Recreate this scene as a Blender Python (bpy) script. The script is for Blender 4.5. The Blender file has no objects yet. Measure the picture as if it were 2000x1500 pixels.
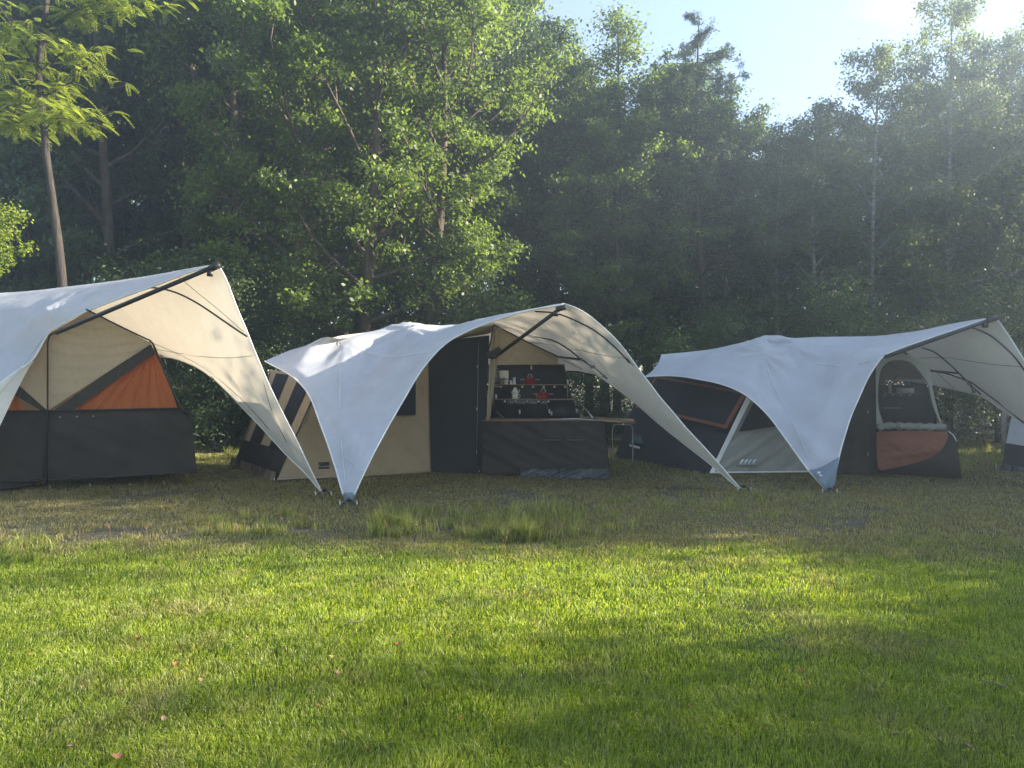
import bpy, math, random
import numpy as np
from mathutils import Vector, Matrix
R = math.radians
SC = bpy.context.scene
COL = SC.collection
# ------------------------------------------------------------------ camera, sky, sun, exposure
F = 1386.0; EYE = 1.5
cd = bpy.data.cameras.new("camera"); cam = bpy.data.objects.new("camera", cd); COL.objects.link(cam)
cd.sensor_width = 36.0; cd.lens = 36.0 * F / 2000.0
cam.location = (0, 0, EYE); cam.rotation_euler = (R(90), 0, 0)
cd.clip_start = 0.05; cd.clip_end = 2000
SC.camera = cam
SUN_AZ, SUN_EL = 84.0, 20.0          # azimuth from the view direction towards the right, elevation
SKY_STRENGTH, SUN_STRENGTH = 0.096, 5.0
EXPOSURE = 2.42
HAZE = 0.0058
W = bpy.data.worlds.new("World"); SC.world = W; W.use_nodes = True
wn, wl = W.node_tree.nodes, W.node_tree.links
wn.clear()
wo = wn.new("ShaderNodeOutputWorld"); wb = wn.new("ShaderNodeBackground"); sky = wn.new("ShaderNodeTexSky")
sky.sky_type = 'NISHITA'; sky.sun_disc = False
sky.sun_elevation = R(SUN_EL); sky.sun_rotation = R(SUN_AZ)
sky.air_density = 1.0; sky.dust_density = 0.15; sky.ozone_density = 1.3
tc = wn.new("ShaderNodeTexCoord")
def wmath(op, a, b=None, c=None):
    n = wn.new("ShaderNodeMath"); n.operation = op
    for i, v in enumerate((a, b, c)):
        if v is None: continue
        if isinstance(v, (int, float)): n.inputs[i].default_value = v
        else: wl.new(v, n.inputs[i])
    return n.outputs[0]
# one small bright cloud and thin veils high up on the right
noi = wn.new("ShaderNodeTexNoise"); noi.inputs["Scale"].default_value = 9.0; noi.inputs["Detail"].default_value = 7.0
mp = wn.new("ShaderNodeMapping"); mp.inputs["Scale"].default_value = (1, 1, 2.2)
wl.new(tc.outputs["Generated"], mp.inputs["Vector"]); wl.new(mp.outputs[0], noi.inputs["Vector"])
vd = wn.new("ShaderNodeVectorMath"); vd.operation = 'DISTANCE'
d0 = Vector((0.545, 1.0, 0.535)).normalized(); vd.inputs[1].default_value = d0
wl.new(tc.outputs["Generated"], vd.inputs[0])
near = wn.new("ShaderNodeMapRange"); near.inputs[1].default_value = 0.0; near.inputs[2].default_value = 0.075
near.inputs[3].default_value = 1.0; near.inputs[4].default_value = 0.0
wl.new(vd.outputs["Value"], near.inputs[0])
cl = wmath('SUBTRACT', wmath('ADD', noi.outputs["Fac"], wmath('MULTIPLY', near.outputs[0], 0.42)), 0.70)
cl = wmath('MULTIPLY', cl, 2.4)
n_ = wn.new("ShaderNodeClamp"); wl.new(cl, n_.inputs[0]); n_.inputs[2].default_value = 0.8
vl = wn.new("ShaderNodeMixRGB"); wl.new(wmath('ADD', wmath('MULTIPLY', noi.outputs["Fac"], 0.5), 0.25), vl.inputs[0]); wl.new(sky.outputs[0], vl.inputs[1]); vl.inputs[2].default_value = (1.38, 1.55, 1.85, 1)
mx = wn.new("ShaderNodeMixRGB"); wl.new(n_.outputs[0], mx.inputs[0]); wl.new(vl.outputs[0], mx.inputs[1])
mx.inputs[2].default_value = (2.1, 1.95, 1.9, 1)
wl.new(mx.outputs[0], wb.inputs[0]); wb.inputs[1].default_value = SKY_STRENGTH
wl.new(wb.outputs[0], wo.inputs[0])
ld = bpy.data.lights.new("sun", 'SUN'); ld.energy = SUN_STRENGTH; ld.angle = R(0.5); ld.color = (1.0, 0.90, 0.74)
so = bpy.data.objects.new("sun", ld); COL.objects.link(so)
to_sun = Vector((math.sin(R(SUN_AZ)) * math.cos(R(SUN_EL)), math.cos(R(SUN_AZ)) * math.cos(R(SUN_EL)), math.sin(R(SUN_EL))))
so.rotation_euler = to_sun.to_track_quat('Z', 'Y').to_euler(); so.location = to_sun * 60
SC.view_settings.view_transform = 'Standard'; SC.view_settings.look = 'None'
SC.view_settings.exposure = EXPOSURE; SC.view_settings.gamma = 1.0
SC.render.engine = 'CYCLES'
SC.cycles.max_bounces = 7; SC.cycles.diffuse_bounces = 4; SC.cycles.transmission_bounces = 4
SC.cycles.volume_bounces = 0; SC.cycles.transparent_max_bounces = 8
SC.cycles.sample_clamp_indirect = 6.0
try:
    SC.cycles.use_denoising = True; SC.cycles.denoiser = 'OPENIMAGEDENOISE'; SC.cycles.denoising_prefilter = 'NONE'
except Exception: pass
rng = np.random.default_rng(7); random.seed(7)

# ------------------------------------------------------------------ materials
class NT:
    def __init__(s, name):
        s.m = bpy.data.materials.new(name); s.m.use_nodes = True
        s.n, s.l = s.m.node_tree.nodes, s.m.node_tree.links; s.n.clear()
        s.out = s.n.new("ShaderNodeOutputMaterial")
    def new(s, t, **kw):
        x = s.n.new(t)
        for k, v in kw.items(): setattr(x, k, v)
        return x
    def put(s, sock, v):
        if isinstance(v, (int, float)): sock.default_value = v
        elif isinstance(v, tuple): sock.default_value = (*v, 1.0) if len(v) == 3 and sock.type == 'RGBA' else v
        else: s.l.new(v, sock)
    def noise(s, scale, detail=4, rough=0.55, coord="Object", stretch=None):
        t = s.new("ShaderNodeTexCoord"); n = s.new("ShaderNodeTexNoise")
        n.inputs["Scale"].default_value = scale; n.inputs["Detail"].default_value = detail; n.inputs["Roughness"].default_value = rough
        v = t.outputs[coord]
        if stretch:
            mpg = s.new("ShaderNodeMapping"); mpg.inputs["Scale"].default_value = stretch
            s.l.new(v, mpg.inputs["Vector"]); v = mpg.outputs[0]
        s.l.new(v, n.inputs["Vector"]); return n.outputs["Fac"]
    def math(s, op, a, b=0.0):
        n = s.new("ShaderNodeMath", operation=op); s.put(n.inputs[0], a); s.put(n.inputs[1], b); return n.outputs[0]
    def ramp(s, f, stops):
        n = s.new("ShaderNodeValToRGB"); e = n.color_ramp.elements
        while len(e) < len(stops): e.new(0.5)
        for i, (p, c) in enumerate(stops):
            e[i].position = p; e[i].color = (*c, 1) if isinstance(c, tuple) else (c, c, c, 1)
        s.l.new(f, n.inputs[0]); return n.outputs[0]
    def mix(s, f, a, b, mode='MIX'):
        n = s.new("ShaderNodeMixRGB", blend_type=mode); s.put(n.inputs[0], f); s.put(n.inputs[1], a); s.put(n.inputs[2], b); return n.outputs[0]
    def bump(s, h, strength=0.3, dist=0.02):
        b = s.new("ShaderNodeBump"); b.inputs["Strength"].default_value = strength; b.inputs["Distance"].default_value = dist
        s.l.new(h, b.inputs["Height"]); return b.outputs[0]
    def end(s, sh): s.l.new(sh, s.out.inputs["Surface"]); return s.m
    def prin(s, col, rough=0.6, metal=0.0, normal=None, spec=0.4):
        p = s.new("ShaderNodeBsdfPrincipled"); s.put(p.inputs["Base Color"], col); s.put(p.inputs["Roughness"], rough)
        p.inputs["Metallic"].default_value = metal; p.inputs["Specular IOR Level"].default_value = spec
        if normal is not None: s.l.new(normal, p.inputs["Normal"])
        return p.outputs[0]

def plain(name, col, rough=0.5, metal=0.0, var=0.25, scale=9.0, spec=0.4, bump=0.0):
    t = NT(name); n = t.noise(scale, 5)
    c = t.mix(t.ramp(n, [(0.3, 0.0), (0.7, 1.0)]), tuple(x * (1 - var) for x in col), tuple(min(1, x * (1 + var)) for x in col))
    nm = t.bump(t.noise(scale * 4, 4), bump, 0.01) if bump else None
    return t.end(t.prin(c, rough, metal, nm, spec))

def fabric(name, col, transl=0.0, tcol=None, back=None, rough=0.75, wrinkle=0.35, scale=3.0, stretch=(1, 1, 0.45), dirt=0.12, sheen=0.2):
    """woven cloth: two-sided colour, weave, soft wrinkles, light shining through"""
    t = NT(name)
    big = t.noise(scale, 3, 0.5, stretch=stretch); fine = t.noise(scale * 9, 3, 0.6)
    h = t.math('ADD', t.math('MULTIPLY', big, 1.0), t.math('MULTIPLY', fine, 0.06))
    nm = t.bump(h, wrinkle, 0.10)
    stain = t.ramp(t.noise(2.3, 7, 0.7), [(0.35, 1.0 - dirt), (0.62, 1.0)])
    base = col
    if back is not None:
        g = t.new("ShaderNodeNewGeometry"); base = t.mix(g.outputs["Backfacing"], col, back)
    c = t.mix(1.0, base, stain, 'MULTIPLY')
    p = t.prin(c, rough, 0.0, nm, sheen)
    if transl > 0:
        tr = t.new("ShaderNodeBsdfTranslucent"); t.put(tr.inputs[0], tcol or col); t.l.new(nm, tr.inputs["Normal"])
        ms = t.new("ShaderNodeMixShader"); ms.inputs[0].default_value = transl
        t.l.new(p, ms.inputs[1]); t.l.new(tr.outputs[0], ms.inputs[2]); p = ms.outputs[0]
    return t.end(p)

def leafmat(name, dark, light, tcol, transl=0.4, clump=0.8, rough=0.5):
    t = NT(name); g = t.new("ShaderNodeNewGeometry"); oi = t.new("ShaderNodeObjectInfo")
    n = t.noise(clump, 3)
    f = t.math('ADD', t.math('MULTIPLY', g.outputs["Random Per Island"], 0.55), t.math('MULTIPLY', n, 0.45))
    c = t.mix(t.ramp(f, [(0.2, 0.0), (0.75, 1.0)]), dark, light)
    c = t.mix(t.math('MULTIPLY', oi.outputs["Random"], 0.35), c, tuple(x * 0.62 for x in light))
    d = t.prin(c, rough, 0, None, 0.35)
    tr = t.new("ShaderNodeBsdfTranslucent")
    t.put(tr.inputs[0], t.mix(t.ramp(f, [(0.2, 0.0), (0.8, 1.0)]), tuple(x * 0.7 for x in tcol), tcol))
    ms = t.new("ShaderNodeMixShader"); ms.inputs[0].default_value = transl
    t.l.new(d, ms.inputs[1]); t.l.new(tr.outputs[0], ms.inputs[2]); return t.end(ms.outputs[0])

def barkmat(name, a, b, scale=(14, 14, 2.2), bump=0.7):
    t = NT(name); n = t.noise(1.0, 6, 0.6, stretch=scale)
    c = t.ramp(n, [(0.3, a), (0.68, b)])
    return t.end(t.prin(c, 0.9, 0, t.bump(n, bump, 0.03), 0.15))

def lawn_colour(t, perblade):
    """living and dry grass, patchy in the field itself"""
    geo = t.new("ShaderNodeNewGeometry"); sx = t.new("ShaderNodeSeparateXYZ"); t.l.new(geo.outputs["Position"], sx.inputs[0])
    def pn(scale, detail):
        n = t.new("ShaderNodeTexNoise"); n.inputs["Scale"].default_value = scale; n.inputs["Detail"].default_value = detail
        t.l.new(geo.outputs["Position"], n.inputs["Vector"]); return n.outputs["Fac"]
    band = t.new("ShaderNodeMapRange", interpolation_type='SMOOTHSTEP'); t.l.new(sx.outputs[1], band.inputs[0])
    band.inputs[1].default_value = 5.4; band.inputs[2].default_value = 8.0; band.inputs[3].default_value = 0.0; band.inputs[4].default_value = 0.42
    far = t.new("ShaderNodeMapRange", interpolation_type='SMOOTHSTEP'); t.l.new(sx.outputs[1], far.inputs[0])
    far.inputs[1].default_value = 11.5; far.inputs[2].default_value = 14.5; far.inputs[3].default_value = 0.0; far.inputs[4].default_value = 0.16
    dry = t.math('SUBTRACT', t.math('ADD', t.math('ADD', t.math('MULTIPLY', pn(0.75, 5), 0.70), t.math('MULTIPLY', pn(3.1, 4), 0.45)), band.outputs[0]), far.outputs[0])
    dry = t.ramp(dry, [(0.60, 0.0), (0.84, 1.0)])
    return dry, pn

def grassmat(name, tall=False):
    t = NT(name); g = t.new("ShaderNodeNewGeometry"); rnd = g.outputs["Random Per Island"]
    dry, pn = lawn_colour(t, True)
    green = t.ramp(t.math('ADD', t.math('MULTIPLY', rnd, 0.75), t.math('SUBTRACT', t.math('ADD', t.math('MULTIPLY', pn(2.4, 4), 0.75), t.math('MULTIPLY', pn(11.0, 3), 0.45)), 0.47)),
                   [(0.15, (0.080, 0.122, 0.012)), (0.5, (0.190, 0.250, 0.026)), (0.85, (0.335, 0.375, 0.062))])
    straw = t.ramp(rnd, [(0.0, (0.14, 0.105, 0.065)), (0.6, (0.25, 0.205, 0.125)), (1.0, (0.38, 0.33, 0.21))])
    lone = t.ramp(rnd, [(0.90, 0.0), (0.92, 0.8)])
    if tall: dry = t.math('MULTIPLY', dry, 0.45); lone = t.ramp(rnd, [(0.60, 0.0), (0.66, 0.75)])
    f = t.math('MAXIMUM', t.math('MULTIPLY', dry, 0.85), lone)
    c = t.mix(f, green, straw)
    d = t.prin(c, 0.45, 0, None, 0.4)
    tr = t.new("ShaderNodeBsdfTranslucent"); t.put(tr.inputs[0], t.mix(1.0, c, (1.95, 2.0, 0.8), 'MULTIPLY'))
    ms = t.new("ShaderNodeMixShader"); ms.inputs[0].default_value = 0.5
    t.l.new(d, ms.inputs[1]); t.l.new(tr.outputs[0], ms.inputs[2]); return t.end(ms.outputs[0])

def groundmat():
    t = NT("meadow_soil"); dry, pn = lawn_colour(t, False)
    green = t.ramp(pn(5.0, 6), [(0.3, (0.045, 0.075, 0.014)), (0.7, (0.085, 0.125, 0.024))])
    soil = t.ramp(pn(9.0, 6), [(0.3, (0.070, 0.057, 0.043)), (0.7, (0.160, 0.132, 0.094))])
    c = t.mix(t.math('MULTIPLY', dry, 0.85), green, soil)
    h = t.math('ADD', pn(28, 5), t.math('MULTIPLY', pn(4, 4), 2.0))
    return t.end(t.prin(c, 0.95, 0, t.bump(h, 0.6, 0.05), 0.1))

M = {}
M['white'] = fabric("white_canvas", (0.50, 0.51, 0.55), 0.22, (0.72, 0.635, 0.51), (0.55, 0.525, 0.475), wrinkle=0.22, scale=2.6, stretch=(1, 1, 0.4))  # underside colour warmed to stand in for sunlight through the cloth and grass bounce
M['seam'] = fabric("stitched_seam", (0.58, 0.59, 0.62), 0, wrinkle=0.1)
M['hem'] = fabric("canvas_hem", (0.78, 0.77, 0.74), 0.15, (0.8, 0.72, 0.6), wrinkle=0.1)
M['beige'] = fabric("beige_canvas", (0.40, 0.305, 0.195), 0.12, (0.5, 0.36, 0.2), wrinkle=0.55, scale=2.6, stretch=(1, 1, 0.4))
M['flap'] = fabric("cream_canvas", (0.46, 0.37, 0.255), 0.22, (0.6, 0.45, 0.28), wrinkle=0.6, scale=2.4, stretch=(1.4, 1.4, 0.7))
M['grey'] = fabric("grey_canvas", (0.33, 0.325, 0.295), 0.15, (0.4, 0.36, 0.28), wrinkle=0.6, scale=2.6, stretch=(1.6, 1.6, 0.4))
M['greypatch'] = fabric("blue_grey_canvas", (0.20, 0.25, 0.29), 0.1, (0.25, 0.28, 0.3), wrinkle=0.5, scale=4)
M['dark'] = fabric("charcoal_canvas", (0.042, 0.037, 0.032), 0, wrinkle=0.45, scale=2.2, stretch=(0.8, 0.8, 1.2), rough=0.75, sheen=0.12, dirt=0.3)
M['slate'] = fabric("slate_canvas", (0.034, 0.037, 0.040), 0, wrinkle=0.3, scale=2.0, rough=0.7, dirt=0.25)
M['apron'] = fabric("waxed_charcoal_cloth", (0.047, 0.040, 0.033), 0, wrinkle=0.30, scale=1.9, stretch=(0.7, 0.7, 1.5), rough=0.7, sheen=0.12, dirt=0.25)
M['orange'] = fabric("orange_curtain", (0.46, 0.140, 0.045), 0.33, (0.64, 0.20, 0.06), wrinkle=0.9, scale=5.0, stretch=(2.2, 2.2, 0.35))
M['rust'] = fabric("rust_orange_canvas", (0.20, 0.075, 0.042), 0.05, (0.3, 0.10, 0.05), wrinkle=0.6, scale=3.0, stretch=(0.8, 0.8, 1.4))
M['brown'] = fabric("brown_webbing", (0.050, 0.043, 0.030), 0, wrinkle=0.5, scale=8)
M['net'] = fabric("dark_window_net", (0.014, 0.014, 0.016), 0, wrinkle=0.25, scale=3, rough=0.5)
M['camo'] = fabric("mottled_mud_flap", (0.20, 0.155, 0.095), 0, wrinkle=1.0, scale=9, dirt=0.7)
M['roll'] = fabric("rolled_grey_canvas", (0.22, 0.215, 0.195), 0, wrinkle=0.9, scale=8)
M['handle'] = fabric("pocket_band", (0.065, 0.06, 0.055), 0, wrinkle=0.3)
M['film'] = fabric("grey_plastic_skirt", (0.045, 0.048, 0.052), 0, wrinkle=1.0, scale=7, rough=0.3, sheen=0.6)
M['pole'] = plain("black_pole", (0.022, 0.020, 0.018), 0.4, 0.3)
M['cordm'] = plain("dark_cord", (0.05, 0.045, 0.04), 0.8)
M['steel'] = plain("steel", (0.45, 0.45, 0.45), 0.35, 0.9)
M['alu'] = plain("dull_aluminium", (0.22, 0.22, 0.21), 0.5, 0.6)
M['wood'] = plain("oiled_wood", (0.34, 0.22, 0.125), 0.55, 0, 0.3, 22)
M['board'] = plain("charcoal_board", (0.032, 0.034, 0.037), 0.6, 0, 0.25, 6)
M['red'] = plain("red_enamel", (0.24, 0.012, 0.014), 0.18, 0, 0.12, 6, 0.6)
M['enamel'] = plain("white_enamel", (0.66, 0.65, 0.60), 0.25, 0, 0.06, 6, 0.6)
M['paper'] = plain("white_card", (0.78, 0.77, 0.73), 0.8, 0, 0.03)
M['ink'] = plain("black_print", (0.03, 0.03, 0.03), 0.8)
M['print'] = plain("pale_print", (0.55, 0.58, 0.60), 0.8)
M['teal'] = plain("teal_print", (0.04, 0.085, 0.095), 0.8)
M['navy'] = plain("navy_print", (0.025, 0.04, 0.07), 0.8)
M['plastic'] = plain("pale_plastic", (0.60, 0.60, 0.58), 0.4)
M['jar'] = plain("brown_glass", (0.16, 0.10, 0.05), 0.15, 0, 0.3)
M['black'] = plain("black_rubber", (0.018, 0.018, 0.018), 0.7)
M['whitepaint'] = plain("white_paint", (0.7, 0.7, 0.72), 0.3)
M['post'] = plain("weathered_post", (0.32, 0.29, 0.26), 0.85, 0, 0.35, 14, bump=0.4)
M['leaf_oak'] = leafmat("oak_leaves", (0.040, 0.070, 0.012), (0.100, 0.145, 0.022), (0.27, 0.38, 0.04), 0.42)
M['leaf_dark'] = leafmat("shade_toned_leaves", (0.030, 0.052, 0.016), (0.066, 0.100, 0.028), (0.14, 0.22, 0.04), 0.35)  # darker leaf colour with the wood's shade put into it
M['leaf_birch'] = leafmat("birch_leaves", (0.065, 0.092, 0.028), (0.130, 0.160, 0.052), (0.26, 0.33, 0.06), 0.42)
M['leaf_locust'] = leafmat("locust_leaflets", (0.10, 0.150, 0.016), (0.20, 0.255, 0.030), (0.50, 0.60, 0.06), 0.48)
M['needle'] = leafmat("larch_needles", (0.022, 0.042, 0.018), (0.045, 0.075, 0.028), (0.08, 0.13, 0.04), 0.3)
M['shrub'] = leafmat("shrub_leaves", (0.028, 0.055, 0.016), (0.065, 0.105, 0.030), (0.13, 0.20, 0.04), 0.4)
M['bark'] = barkmat("dark_bark", (0.030, 0.024, 0.018), (0.115, 0.088, 0.065))
M['bark_locust'] = barkmat("furrowed_bark", (0.022, 0.019, 0.016), (0.066, 0.056, 0.047), (22, 22, 2.0), 1.0)
M['bark_birch'] = barkmat("birch_bark", (0.07, 0.065, 0.06), (0.34, 0.33, 0.31), (5, 5, 14), 0.3)
M['worktop'] = plain("dark_wood", (0.20, 0.125, 0.075), 0.55, 0, 0.3, 22)
M['grass'] = grassmat("lawn_blades"); M['tall'] = grassmat("tall_blades", True)
M['soil'] = groundmat()
M['leafo'] = plain("orange_dead_leaf", (0.30, 0.115, 0.03), 0.7, 0, 0.35, 30)
M['leafb'] = plain("brown_dead_leaf", (0.22, 0.10, 0.05), 0.8, 0, 0.35, 30)
M['leafy'] = plain("yellow_dead_leaf", (0.36, 0.26, 0.06), 0.7, 0, 0.3, 30)
M['leafp'] = plain("pale_dead_leaf", (0.24, 0.15, 0.085), 0.8, 0, 0.25, 30)
M['stick'] = plain("dry_twig", (0.16, 0.13, 0.10), 0.9, 0, 0.3, 30)

# ------------------------------------------------------------------ object helpers
def P(px, py, D): return Vector(((px - 1000) / F * D, D, EYE - (py - 750) / F * D))
def ground(px, py):
    D = F * EYE / (py - 750.0); return Vector(((px - 1000) / F * D, D, 0.0))
ORG = {}
def thing(name, label, cat, loc, group=None):
    o = bpy.data.objects.new(name, None); COL.objects.link(o); o.location = loc; o.empty_display_size = 0.1
    o['label'] = label; o['category'] = cat
    if group: o['group'] = group
    ORG[o] = Vector(loc); return o
def tag(o, label, cat, group=None, kind=None):
    if label: o['label'] = label
    if cat: o['category'] = cat
    if group: o['group'] = group
    if kind: o['kind'] = kind
    return o
def origin(o):
    while o.parent: o = o.parent
    return ORG.get(o, Vector((0, 0, 0)))
def meshdata(name, V, Fs, mat, smooth=True):
    me = bpy.data.meshes.new(name); me.from_pydata([tuple(v) for v in V], [], [tuple(int(i) for i in f) for f in Fs])
    me.materials.append(mat); me.validate()
    if smooth: me.polygons.foreach_set("use_smooth", [True] * len(me.polygons))
    me.update(); return me
def obj(name, VF, mat, parent=None, local=False, smooth=True, label=None):
    """one mesh object; world coordinates unless local"""
    V, Fs = VF
    if parent is not None and not local:
        g = origin(parent); V = [Vector(v) - g for v in V]
    base = Vector((0, 0, 0))
    if parent is None and not local:
        A = np.array([tuple(v) for v in V]); base = Vector((A[:, 0].mean(), A[:, 1].mean(), A[:, 2].min())); V = [Vector(v) - base for v in V]
    o = bpy.data.objects.new(name, meshdata(name, V, Fs, mat, smooth)); COL.objects.link(o)
    if parent is not None: o.parent = parent
    else:
        o.location = base; ORG[o] = base
    if label: o['label'] = label
    return o
def join(*parts):
    V, Fs = [], []
    for v, f in parts:
        k = len(V); V += list(v); Fs += [tuple(i + k for i in q) for q in f]
    return V, Fs
def box(c, s, rot=0.0):
    c = Vector(c); V = []
    for z in (-.5, .5):
        for y in (-.5, .5):
            for x in (-.5, .5):
                a, b = x * s[0], y * s[1]
                V.append(c + Vector((a * math.cos(rot) - b * math.sin(rot), a * math.sin(rot) + b * math.cos(rot), z * s[2])))
    return V, [(0, 2, 3, 1), (4, 5, 7, 6), (0, 1, 5, 4), (2, 6, 7, 3), (0, 4, 6, 2), (1, 3, 7, 5)]
def tube(pts, r, sides=8, cap=True):
    pts = [Vector(p) for p in pts]; n = len(pts)
    rad = [r] * n if isinstance(r, (int, float)) else list(r)
    V, Fs = [], []; up = None
    for i, p in enumerate(pts):
        t = (pts[min(i + 1, n - 1)] - pts[max(i - 1, 0)])
        t = t.normalized() if t.length > 1e-9 else Vector((0, 0, 1))
        if up is None:
            up = t.cross(Vector((0, 0, 1)) if abs(t.z) < 0.9 else Vector((1, 0, 0))).normalized()
        up = (up - t * up.dot(t)).normalized(); w = t.cross(up)
        for k in range(sides):
            a = 2 * math.pi * k / sides; V.append(p + (up * math.cos(a) + w * math.sin(a)) * rad[i])
    for i in range(n - 1):
        for k in range(sides):
            a, b = i * sides + k, i * sides + (k + 1) % sides
            Fs.append((a, b, b + sides, a + sides))
    if cap:
        Fs.append(tuple(reversed(range(sides)))); Fs.append(tuple((n - 1) * sides + k for k in range(sides)))
    return V, Fs
def lathe(prof, c=(0, 0, 0), sides=20):
    c = Vector(c); V, Fs = [], []
    for r, z in prof:
        for k in range(sides):
            a = 2 * math.pi * k / sides; V.append(c + Vector((r * math.cos(a), r * math.sin(a), z)))
    for i in range(len(prof) - 1):
        for k in range(sides):
            a, b = i * sides + k, i * sides + (k + 1) % sides; Fs.append((a, b, b + sides, a + sides))
    return V, Fs
def crv(pts, n):
    """smooth curve through 3-D points, n samples evenly along its length"""
    p = np.array([tuple(x) for x in pts], float)
    if len(p) == 2: return [Vector(p[0] + (p[1] - p[0]) * t) for t in np.linspace(0, 1, n)]
    q = np.vstack([2 * p[0] - p[1], p, 2 * p[-1] - p[-2]]); out = []
    for i in range(1, len(q) - 2):
        for t in np.linspace(0, 1, 12, endpoint=False):
            a, b, c, d = q[i - 1], q[i], q[i + 1], q[i + 2]
            out.append(0.5 * (2 * b + (c - a) * t + (2 * a - 5 * b + 4 * c - d) * t * t + (3 * b - a - 3 * c + d) * t ** 3))
    out.append(q[-2]); out = np.array(out)
    L = np.r_[0, np.cumsum(np.linalg.norm(np.diff(out, axis=0), axis=1))]
    s = np.linspace(0, L[-1], n)
    return [Vector((np.interp(x, L, out[:, 0]), np.interp(x, L, out[:, 1]), np.interp(x, L, out[:, 2]))) for x in s]
def coons(c0, c1, d0, d1, nu=44, nv=44, bumps=(), flip=False, folds=None):
    """cloth stretched between four edges: c0/c1 run along u, d0/d1 along v"""
    c0, c1, d0, d1 = (crv(c0, nu), crv(c1, nu), crv(d0, nv), crv(d1, nv))
    A = lambda c: np.array([tuple(x) for x in c])
    c0, c1, d0, d1 = A(c0), A(c1), A(d0), A(d1)
    u = np.linspace(0, 1, nu)[:, None, None]; v = np.linspace(0, 1, nv)[None, :, None]
    S = (1 - v) * c0[:, None] + v * c1[:, None] + (1 - u) * d0[None] + u * d1[None]
    S -= (1 - u) * (1 - v) * c0[0] + u * (1 - v) * c0[-1] + (1 - u) * v * c1[0] + u * v * c1[-1]
    for c, rad, vec in bumps:
        d = np.linalg.norm((S - np.array(c)) * np.array([1, 0.5, 1]), axis=2, keepdims=True)
        edge = np.minimum(np.minimum(u, 1 - u), np.minimum(v, 1 - v)) * 14
        S = S + np.exp(-(d / rad) ** 2) * np.array(vec) * np.clip(edge, 0, 1)
    if folds is not None:      # pull folds that run out from a corner
        for c, rad, amp, k, ax in folds:
            dv = S - np.array(c); d = np.linalg.norm(dv, axis=2, keepdims=True)
            ang = np.arctan2(dv[..., 2:3], dv[..., 0:1])
            edge = np.clip(np.minimum(np.minimum(u, 1 - u), np.minimum(v, 1 - v)) * 16, 0, 1)
            S = S + np.array(ax) * amp * np.sin(ang * k) * np.exp(-(d / rad) ** 2) * np.clip(d / 0.2, 0, 1) * edge
    V = S.reshape(-1, 3); Fs = []
    for i in range(nu - 1):
        for j in range(nv - 1):
            a = i * nv + j; q = (a, a + 1, a + nv + 1, a + nv); Fs.append(q[::-1] if flip else q)
    return [Vector(x) for x in V], Fs
def bil(q, s, t):
    a, b, c, d = (Vector(x) for x in q); return (a * (1 - s) + b * s) * (1 - t) + (d * (1 - s) + c * s) * t
def cloth(q, s0=0, s1=1, t0=0, t1=1, n=18, m=18, off=0.0, fold=0.0, k=9, seed=0, slant=0.0):
    """a hanging sheet on the quad q, lifted off it by off, with real vertical folds"""
    a, b, c, d = (Vector(x) for x in q); nrm = (b - a).cross(d - a).normalized()
    if nrm.y > 0: nrm = -nrm
    V = []
    for i in range(n + 1):
        for j in range(m + 1):
            s = s0 + (s1 - s0) * i / n; t = t0 + (t1 - t0) * j / m
            w = (math.sin((s + slant * t) * k * 6.283 + seed) * 0.6 + math.sin((s * 1.7 + slant * t * 2) * k * 6.283 + seed * 2.1 + t * 3) * 0.4) * fold
            V.append(bil(q, s, t) + nrm * (off + w))
    Fs = [(i * (m + 1) + j, (i + 1) * (m + 1) + j, (i + 1) * (m + 1) + j + 1, i * (m + 1) + j + 1) for i in range(n) for j in range(m)]
    return V, Fs
def sheet(pts, thick=0.006):
    """flat panel of any outline with a real thickness"""
    pts = [Vector(p) for p in pts]; n = len(pts)
    nr = Vector((0, 0, 0))
    for i in range(n): nr += pts[i].cross(pts[(i + 1) % n])
    nr = nr.normalized() if nr.length > 0 else Vector((0, 1, 0))
    V = [p + nr * thick / 2 for p in pts] + [p - nr * thick / 2 for p in pts]
    return V, [tuple(range(n)), tuple(reversed(range(n, 2 * n)))] + [(i, i + n, (i + 1) % n + n, (i + 1) % n) for i in range(n)]
def PP(*a): return [P(*x) for x in a]
def depth_on(VF, px, py):
    best, D = 1e9, 10
    for v in VF[0]:
        x = 1000 + v.x / v.y * F; y = 750 - (v.z - EYE) / v.y * F
        e = (x - px) ** 2 + (y - py) ** 2
        if e < best: best, D = e, v.y
    return D
def along(VF, pts, gap=0.05, n=24): return crv([P(x, y, depth_on(VF, x, y) - gap) for x, y in pts], n)
def text(name, body, size, at, right, up, mat, parent, extrude=0.001):
    cu = bpy.data.curves.new(name, 'FONT'); cu.body = body; cu.size = size; cu.extrude = extrude; cu.align_x = 'CENTER'; cu.resolution_u = 2
    tmp = bpy.data.objects.new(name, cu); COL.objects.link(tmp)
    dg = bpy.context.evaluated_depsgraph_get(); me = bpy.data.meshes.new_from_object(tmp.evaluated_get(dg))
    V = [v.co.copy() for v in me.vertices]; Fs = [tuple(p.vertices) for p in me.polygons]
    bpy.data.objects.remove(tmp); bpy.data.meshes.remove(me); bpy.data.curves.remove(cu)
    r, u = Vector(right).normalized(), Vector(up).normalized(); nn = r.cross(u)
    return obj(name, ([Vector(at) + r * v.x + u * v.y + nn * v.z for v in V], Fs), mat, parent, smooth=False)
def struct(o): o['kind'] = 'structure'; return o

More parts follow.
